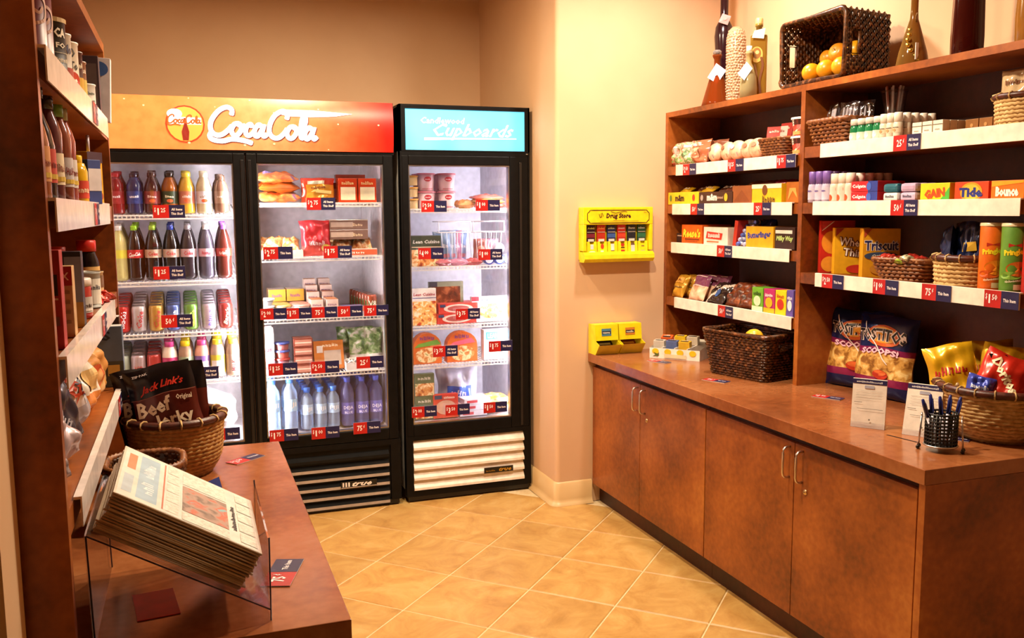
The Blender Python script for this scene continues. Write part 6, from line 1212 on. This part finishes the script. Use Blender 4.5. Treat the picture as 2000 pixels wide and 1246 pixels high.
def left_goods():
    z = 1.7305; grp = 'cans on the top left-unit shelf'
    def food_can(name, r, h, mat, items, lid='c8c4c0/metal'):
        g = G().lathe([(r, 0), (r+.0015, .001), (r+.0015, .003), (r, .004), (r, h-.004), (r+.0015, h-.003), (r+.0015, h)], mat, 24); g.prints(items, cylmap(r), .0006, .0003, 6); o = g.build(name)
        G().lathe([(.0005, h-.0015), (r-.001, h-.0015), (r-.0005, h+.001), (r+.0014, h+.0005)], lid, 24, caps=False).build('lid', o); return o
    # turn the print towards the aisle entrance (-y): front of each can is rotated back a little
    tw = -QUARTER*.5
    for k in range(2):
        o = food_can('swirl_tube', .026, .15, '7a3440', [('s', [(-.012, .04), (.012, .05), (.014, .075), (-.004, .085), (-.014, .07), (.0, .058), (.008, .068)], .005, 'd8b0a0'), ('s', [(-.014, .095), (.004, .105), (.014, .12)], .004, 'd8b0a0')], '6a2c38'); tag(LL(o, 1.60+.085*k, z, .026, -.189-.001*k, tw), f'maroon tube with pale swirl print, {["nearer", "farther"][k]} one', 'can', grp)
    cans = [(1.92, .037, .112, '2a2018', [('t', 'CA', .006, .085, .026, .017, 'f0e4cc', {'bold': .04}), ('t', 'FO', .006, .062, .022, .010, 'f0e4cc', {'bold': .03}), ('r', -.02, .025, .048, .049, 'c8b898'), ('t', 'coffee', .004, .036, .036, .009, 'd8c8a8'), ('r', -.03, .03, .104, .112, 'b89860')], 'black and cream coffee can', 'd8c0a0/satin'),
            (2.005, .033, .10, 'c8beb0', [('t', 'in Mo', .0, .07, .04, .018, '3a3a5a'), ('r', -.03, .03, .0, .035, 'a03a28')], 'pale can with grey lettering', 'c8c4c0/metal'),
            (2.13, .037, .105, 'd8ccb8', [('t', 'D', .004, .082, .013, .018, '2a2420', {'bold': .03}), ('t', 'To', .006, .056, .022, .018, '2a2420', {'bold': .03}), ('e', .0, .026, .024, .018, 'c03a20'), ('r', -.03, .03, .0, .008, '5a5a8a')], 'white diced tomato can with red print', 'c8c4c0/metal'),
            (2.215, .028, .10, '4a2418', [('r', -.03, .03, .0, .045, 'c89a28'), ('t', 'Sauce', .0, .07, .03, .012, 'e8d8b8')], 'dark brown and yellow small can', 'd8d0c8/metal'),
            (2.285, .028, .09, '8a5a3a', [('r', -.03, .03, .01, .05, 'd0b050'), ('t', 'Chili', .0, .07, .03, .012, 'f0e0c8')], 'brown patterned small can', 'd8d0c8/metal'),
            (2.50, .033, .068, 'd8d4cc', [('t', 'White', .0, .045, .03, .008, '3a4a3a'), ('t', 'TUNA', .0, .028, .032, .010, '2a3a2a')], 'short white can with green lettering', 'c8c4c0/metal')]
    for y, r, h, m, it, d, lid in cans: tag(LL(food_can('food_can', r, h, m, it, lid), y, z, r, -.196, tw), f'{d} on the upper left shelf', 'can', grp)
    o = food_can('spice_jar', .026, .105, '9a8a78/satin', [('t', 'Herbs', .0, .05, .03, .012, '3a2a20')], '2a2420/satin'); tag(LL(o, 2.36, z, .026, -.212, tw), 'grey patterned spice jar behind the small cans', 'jar', grp)
    o = carton('cereal_box', .12, .04, .16, '4a3a40', [('r', -.055, .055, .02, .14, '6a5a58')]); tag(LL(o, 2.655, z, .06, -.196, -QUARTER), 'dark shiny box near the far end, upper left shelf', 'box', grp)
    o = carton('rice_box', .10, .035, .17, 'e4dce0', [('r', -.05, -.03, .0, .17, '4a2c6a'), ('e', .02, .14, .025, .02, '4a6aa8'), ('t', 'RICE', .015, .06, .05, .014, '8a4a8a', {'rot': 90})]); tag(LL(o, 2.735, z, .05, -.180, -QUARTER, (0, .05)), 'white and purple box at the far end, upper left shelf', 'box', grp)
    z = 1.503; grp = 'sauce bottles on the second left-unit shelf'
    SAU = [(.024, 0), (.027, .004), (.027, .09), (.022, .115), (.012, .145), (.011, .17)]
    TALL = [(.022, 0), (.025, .004), (.025, .12), (.02, .14), (.014, .155), (.013, .165)]
    S = [(1.60, SAU, '8a4a28/gloss', '8a9a30/gloss', 'c88a50', 'amber sauce bottle with green cap'), (1.67, SAU, '201012/gloss', '1a1418/gloss', 'b83a28', 'dark sauce bottle with black cap'), (1.79, TALL, '5a2a30/gloss', '2a2024/gloss', 'd8c8a8', 'wine-dark marinade bottle with black cap'),
         (1.93, TALL, '7a3a28/gloss', '6a9a38/gloss', 'b8b0b0', 'brown dressing bottle with lime cap'), (2.0, TALL, '8a3a34/gloss', '9aa070/gloss', 'c8c0b8', 'red dressing bottle with olive cap')]
    for k, (y, pf, m, cm, lm, d) in enumerate(S):
        hi = pf[-1][1]; o = bottle('sauce_bottle', pf, m, (.0145, hi-.004, hi+.022, cm), (.03, .085, lm, [('t', ['Tabasco', 'A1', 'Teriyaki', 'Ranch', 'Zest'][k], .0, .06, .038, .014, '7a1c14'), ('r', -.02, .02, .036, .044, 'c8a838')], .0272 if pf is SAU else .0252)); tag(LL(o, y, z, .027, -.197, tw), f'{d} on the second left shelf', 'bottle', grp)
    o = bottle('mustard_bottle', [(.024, 0), (.026, .004), (.026, .07), (.02, .088)], 'd8a818/gloss', (.0165, .086, .105, 'e0b820/gloss'), (.012, .05, 'c8402c', [('t', 'Must', .0, .03, .03, .012, 'f0e8c0')], .0262)); tag(LL(o, 2.19, z, .026, -.197, tw), 'yellow mustard bottle on the second left shelf', 'bottle', grp)
    o = carton('seasoning_tin', .06, .03, .125, 'd8a01c', [('r', -.03, .03, .10, .125, '3a1c30'), ('t', "Gul", .0, .09, .045, .02, '2a1414', {'bold': .04, 'shear': .3}), ('e', .0, .05, .022, .022, 'b82c1c'), ('e', .005, .02, .02, .012, 'a84a20')]); tag(LL(o, 2.40, z, .015, -.197, tw+.3), 'yellow seasoning tin with red print, second left shelf', 'tin', grp)
    G().lathe([(.004, .125), (.004, .165)], 'c8c0d0/gloss', 8).build('spout', o)
    o = carton('salt_tube', .035, .03, .10, '3a4a8a', [('r', -.017, .017, .03, .08, 'd8d4d8')]); tag(LL(o, 2.27, z, .015, -.185, tw), 'small blue and white packet at the rail edge', 'packet', grp)
    z = 1.258; grp = 'packs on the third left-unit shelf'
    for k, (y, w_, h, m, it, d) in enumerate([(1.665, .11, .165, 'a82420', [('r', .0, .05, .09, .125, '2a1c1c'), ('r', .01, .05, .04, .055, '7a4a4a'), ('r', -.05, .05, .083, .086, 'e8c0a8')], 'tall red box nearest the end panel'), (1.82, .10, .13, 'c8a070', [('r', -.05, .05, .095, .13, 'a82820'), ('t', 'MIX', .03, .112, .03, .014, 'f0d8b8')]+[('r', .01, .045, .08-.018*q, .086-.018*q, '9a7a50') for q in range(4)], 'red and tan baking mix box'), (1.98, .10, .15, '2a2430', [('r', .02, .05, .0, .14, '8a8aa0'), ('r', .02, .05, .0, .05, 'c89a50')], 'dark box with blue and gold side')]):
        o = carton('grocery_box', w_, .04, h, m, it); tag(LL(o, y, z, w_/2, -.199, -QUARTER), f'{d}, third left shelf', 'box', grp)
    for k, (y, r, h, m, cm, lm, d, xr) in enumerate([(2.18, .026, .15, '2a1014/gloss', 'c02820/satin', '5a2420', 'dark bottle with red cap, behind the jar', -.245), (2.66, .030, .15, '140a0c/gloss', 'c82a22/satin', 'c8a060', 'black soy sauce bottle with red cap', -.225), (2.13, .032, .085, 'a83028/gloss', 'd8ccc0/satin', 'b8b0a8', 'red spice jar with white lid', -.199)]):
        pf = [(r*.9, 0), (r, .004), (r, h*.62), (r*.72, h*.78), (r*.7, h*.84)] if k < 2 else [(r*.95, 0), (r, .004), (r, h*.86), (r*.92, h*.9)]
        o = bottle('sauce_jar', pf, m, (r*.82 if k < 2 else r*1.04, h*.82, h*1.02, cm), (h*.15, h*.55, lm, [('t', 'Soy', .0, h*.35, r*1.1, h*.12, '3a2018'), ('r', -r*.6, r*.6, h*.2, h*.26, 'e0d8d0')], r*1.004)); tag(LL(o, y, z, r, xr, tw), f'{d}, third left shelf', 'bottle', grp)
    tag(LL(food_can('food_can', .030, .085, 'a8a8a0', [('r', -.02, .02, .01, .07, 'd8d4c8'), ('t', 'SOUP', .0, .05, .03, .012, '3a3a4a')]), 2.36, z, .03, -.20, tw), 'pale silver can, third left shelf', 'can', grp)
    tag(LL(food_can('food_can', .026, .08, 'c8a878', [('r', -.025, .025, .04, .07, '7a5a40'), ('t', 'corn', .0, .03, .03, .01, '5a3a20')]), 2.47, z, .026, -.202, tw), 'tan patterned can, third left shelf', 'can', grp)
    for k in range(5):
        o = pillow('ketchup_packet', .05, .035, .014, ['b82a1c/foil', 'c83a28/foil'][k % 2], [], 200+k, 0, .2); tag(LL(o, 2.38+.035*k, z+.006+.008*(k % 2), .01, -.188, .3*k, (-1.1, 0)), f'red sauce packet at the rail, {["first", "second", "third", "fourth", "fifth"][k]} of five', 'packet', 'red sauce packets')
    z = 1.0125; grp = 'bread and snacks on the lowest left-unit shelf'
    o = carton('bread_mix_box', .14, .045, .165, '5a6a80', [('r', -.07, .07, .0, .07, '4a4a40'), ('t', 'S', .03, .14, .022, .026, '1c2434', {'bold': .03}), ('r', -.06, .02, .07, .09, '7a6a48'), ('r', .03, .06, .03, .06, 'd8a850')], top='d8d4d0'); tag(LL(o, 2.66, z, .07, -.178, -QUARTER), 'blue grey box with dark lettering, lowest left shelf', 'box', grp)
    o = carton('brown_carton', .13, .05, .18, '4a2c1c', [], top='d8d0cc'); tag(LL(o, 2.76, z, .065, -.190, -QUARTER), 'brown carton at the far end, lowest left shelf', 'box', grp)
    for k, (y, m, d) in enumerate([(2.56, 'bread', 'second'), (2.44, 'bread', 'first')]):
        o = pillow('bread_bag', .17, .12, .09, m, [('e', .0, .06, .04, .03, 'c85a30')] if k else [], 210+k, .04, .12); tag(LL(o, y, z, .06, -.205, tw+.5, (-.1, 0)), f'wrapped brown loaf, {d} from the entrance, lowest left shelf', 'bread', grp)
    o = pillow('bagel_bag', .14, .13, .07, lambda u, v: 'e8dccc/gloss' if v > .35 else 'c87838/gloss', [('r', -.03, .03, .05, .10, 'd8b070')], 214, .08, .15); tag(LL(o, 2.31, z, .05, -.203, tw+.5, (-.15, 0)), 'cream and orange bread bag, lowest left shelf', 'bread', grp)
    o = pillow('snack_mix_bag', .15, .19, .07, lambda u, v: '4a4a9a/foil' if v > .8 else ('e8e0e0/foil' if v > .3 else 'b8b0b8/foil'), [('t', 'CHEX', .0, .115, .10, .034, 'b83a1c', {'bold': .05, 'rot': -70}), ('t', 'MIX', .035, .085, .06, .026, '1c1c3a', {'bold': .04, 'rot': -70})], 216, .06, .15); tag(LL(o, 2.13, z-.005, .06, -.197, tw+.35, (-.12, -.3)), 'white and blue snack mix bag with orange lettering', 'snack bag', grp)
    o = pillow('dark_snack_bag', .13, .15, .05, '3a3440/foil', [('t', 'snack', .0, .08, .06, .02, 'b8b0b8', {'rot': -60})], 218, .06, .2); tag(LL(o, 1.97, z-.004, .05, -.199, tw+.3, (-.1, -.35)), 'dark grey snack bag leaning on the white one', 'snack bag', grp)
    o = pillow('clear_snack_bag', .15, .12, .06, 'b8a4a8/foil', [], 219, .06, .3); tag(LL(o, 1.82, z, .05, -.199, tw+.3, (-.3, -.2)), 'crumpled silvery bag near the end panel', 'snack bag', grp)
    o = pillow('pale_snack_bag', .13, .09, .05, '8a7c80/foil', [], 220, .06, .2); tag(LL(o, 1.68, z, .05, -.199, tw+.2, (-.3, -.1)), 'pale bag lying lowest beside the end panel', 'snack bag', grp)
    for y, zz, p, d in [(2.30, 1.709, '$1.50', 'top'), (2.18, 1.481, '$1.00', 'second'), (2.20, 1.236, '$1.25', 'third'), (2.50, .990, '75c', 'lowest')]:
        price_tag(p, 'S', (-.1835, y, zz), QUARTER, f'{p} price tag on the {d} rail of the left shelving'.replace('c price', ' cent price'), k=.8, group='price tags on shelf rails')
left_goods()

def left_counter_things():
    b = rope_basket('rope_basket', .080, .124, .150, 14, 'rope_brown', 'brown rope basket with dark stitched rim holding jerky bags', bulge=.62, stitches=16, rr=.0066); put(b, -.052, 2.585, ZT)
    def jm(u, v): return '120a0c/foil' if v > .69 or u < .05 or v < .0 else ('5a1c12/foil' if .0 < v else '120a0c/foil')
    it = [('t', 'ZIP·PAK', -.045, .246, .04, .006, 'e0d8d8'), ('t', 'Jack Link’s', .0, .206, .115, .026, 'c8301c', {'bold': .03, 'shear': .5, 'rot': 3}), ('r', -.082, .082, .182, .184, '8a5040'), ('t', 'Beef', -.028, .155, .085, .042, 'ecd8bc', {'bold': .03}), ('t', 'Original', .05, .164, .04, .018, 'ecd8bc', {'bold': .02}), ('t', 'Jerky', .015, .110, .10, .042, 'ecd8bc', {'bold': .03})]
    for k, (x, y, zz, rz, tl, d) in enumerate([(-.045, 2.535, .095, .04, (-.14, -.19), 'black and brown jerky bag with cream lettering, in front'), (-.095, 2.585, .08, .25, (-.12, -.10), 'black jerky bag partly hidden behind the front one'), (-.03, 2.645, .075, -.1, (-.05, -.12), 'black jerky bag at the back of the rope basket')]):
        o = pillow('jerky_bag', .172, .262, .035, jm, it if k < 2 else [], 230+k, .02, .10, 24, 30); tag(put(o, x, y, ZT+zz-.045, rz, tl), d, 'jerky bag', 'jerky bags in the rope basket')
    # low dark basket behind the newspapers
    b = wicker('wicker_basket', .12, .12, .17, .17, .13, 9, 'wicker_dark', 'small dark woven basket behind the newspapers', .055, 26, .008, rim_mat='wicker_mid'); put(b, -.118, 2.235, ZT)
    # newspapers on the sloping acrylic stand
    th = math.atan2(.142, .236); n = Vector((sin(th), 0, cos(th))); mid = Vector((-.016, 1.742, .955)); T = .0036; NP = 21
    rnd = random.Random(4)
    for k in range(NP):
        w_, d_ = .272-.004*(k % 3), .315; g = G(); t = T*.46
        # folded paper: rounded fold on the near side, slightly wavy
        def top(u, v, s=1): return ((u-.5)*w_, (v-.5)*d_, s*t*(1-.0*abs(v))+.0012*sin(5*u+k)*s*0+(.004*max(0, u-.86)*6 if k == 0 and s > 0 else 0))
        g.box(-w_/2, w_/2, -d_/2+.002, d_/2, -t, t, 'c8b498' if k else 'd8ccb8')
        g.tube([(-w_/2, -d_/2+.0025, 0), (w_/2, -d_/2+.0025, 0)], t*.98, ['c4ae90', 'b89c7a', 'ceb898'][k % 3], 8)
        if k == 0:
            mp = lambda a, b_, l: (-b_, a, t+l)      # page up = uphill, page right = away from the camera
            it = [('r', -d_/2+.004, d_/2-.004, -w_/2+.004, w_/2-.004, 'e6e0d4'), ('r', -.135, .135, .062, .100, 'a8c4d4'), ('t', 'USA', -.06, .081, .07, .024, 'e8ecf0', {'bold': .05}), ('t', 'TODAY', .05, .081, .09, .022, 'e8ecf0', {'bold': .05}), ('r', -.125, -.02, .108, .126, 'b8c8d0'), ('r', .02, .12, .108, .124, 'd88a60'), ('r', -.14, .14, .050, .053, 'c87a60')]
            for q in range(5): it += [('r', -.14+.058*q, -.094+.058*q, .022, .046, 'newsprint')]
            it += [('r', -.10, .05, -.075, .015, 'newsphoto'), ('r', .06, .14, -.075, .015, 'newsprint'), ('r', -.15, -.106, -.075, .015, 'newsprint'), ('t', 'Markets rally', -.02, -.086, .14, .010, '3a3430')]
            for q in range(5): it += [('r', -.14+.058*q, -.094+.058*q, -.128, -.096, 'newsprint')]
            g.prints(it, mp, .0003, .00005)
        o = g.build('newspaper'); c = mid-n*(T*(k+.5)); o.location = (c.x+rnd.uniform(-.002, .002), c.y+rnd.uniform(-.006, .006), c.z); o.rotation_euler = (0, th, rnd.uniform(-.02, .02))
        tag(o, f'folded newspaper, {["top", "second", "third", "fourth", "fifth", "sixth", "seventh", "eighth", "ninth", "tenth", "eleventh", "twelfth", "thirteenth", "fourteenth", "fifteenth", "sixteenth", "seventeenth", "eighteenth", "nineteenth", "twentieth", "bottom"][k]} of the sloping stack', 'newspaper', 'newspapers in the acrylic stand')
    root = tag(empty('newspaper_stand', (0, 1.74, ZT)), 'clear acrylic sloping stand under the newspapers on left worktop', 'display stand')
    d_ = .18; A = 'acrylic'; bt = mid-n*(T*NP+.002); ca, sa = cos(th), sin(th); e = .142
    L_ = (bt.x-e*ca, bt.z+e*sa-ZT); R_ = (.107, 0.0)
    xr = .107; zr = (bt.z-ZT)-(xr-bt.x)*math.tan(th)
    def slab(p, q, tk, nm, y0=-d_, y1=d_):
        dx, dz = q[0]-p[0], q[1]-p[1]; l = math.hypot(dx, dz); nx, nz = -dz/l*tk, dx/l*tk
        P = [p, q, (q[0]+nx, q[1]+nz), (p[0]+nx, p[1]+nz)]
        G().add([(x, y, z) for y in (y0, y1) for x, z in P], [(0, 1, 2, 3), (7, 6, 5, 4)]+[(k, 4+k, 4+(k+1) % 4, (k+1) % 4) for k in range(4)], A).build(nm, root)
        for y in (y0, y1): G().tube([(p[0], y, p[1]), (q[0], y, q[1])], .0014, '6a5a66/tint', 4).build('polished_edge', root)
    slab(L_, (xr, max(zr, .004)), .003, 'sloping_plate'); slab((L_[0]+.004, .0), L_, .003, 'back_leg'); slab((xr+.001, .0), (xr+.003, .15), .003, 'stop_plate')
    o = G().box(-.036, .036, -.06, .06, 0, .0012, 'e8241a').build('red_glow_card'); put(o, -.085, 1.70, ZT+.0004, .12); tag(o, 'red card standing in for a glowing reflection under the newspaper stand', 'card')  # red brightened so the colour carries a glowing reflection
    lay = (-QUARTER, 0)
    price_tag('$2.50', 'I', (.130, 2.648, ZT+.0012), .70, '$2.50 price tag lying flat beside the jerky basket', lay, .8, 'price tags lying on worktops')
    price_tag('75c', 'I', (.148, 1.765, ZT+.0012), 1.25, '75 cent price tag lying flat beside the newspaper stand', lay, .98, 'price tags lying on worktops')
    o = G().add([(-.022, -.012, 0), (.022, -.012, 0), (.022, .012, 0), (-.022, .012, 0), (-.022, 0, .04), (.022, 0, .04)], [(0, 1, 5, 4), (2, 3, 4, 5), (1, 2, 5), (3, 0, 4)], '2a3a7a').build('tent_card'); put(o, .035, 2.34, ZT+.0004, .9); tag(o, 'small blue tent card behind the newspapers', 'card')
left_counter_things()
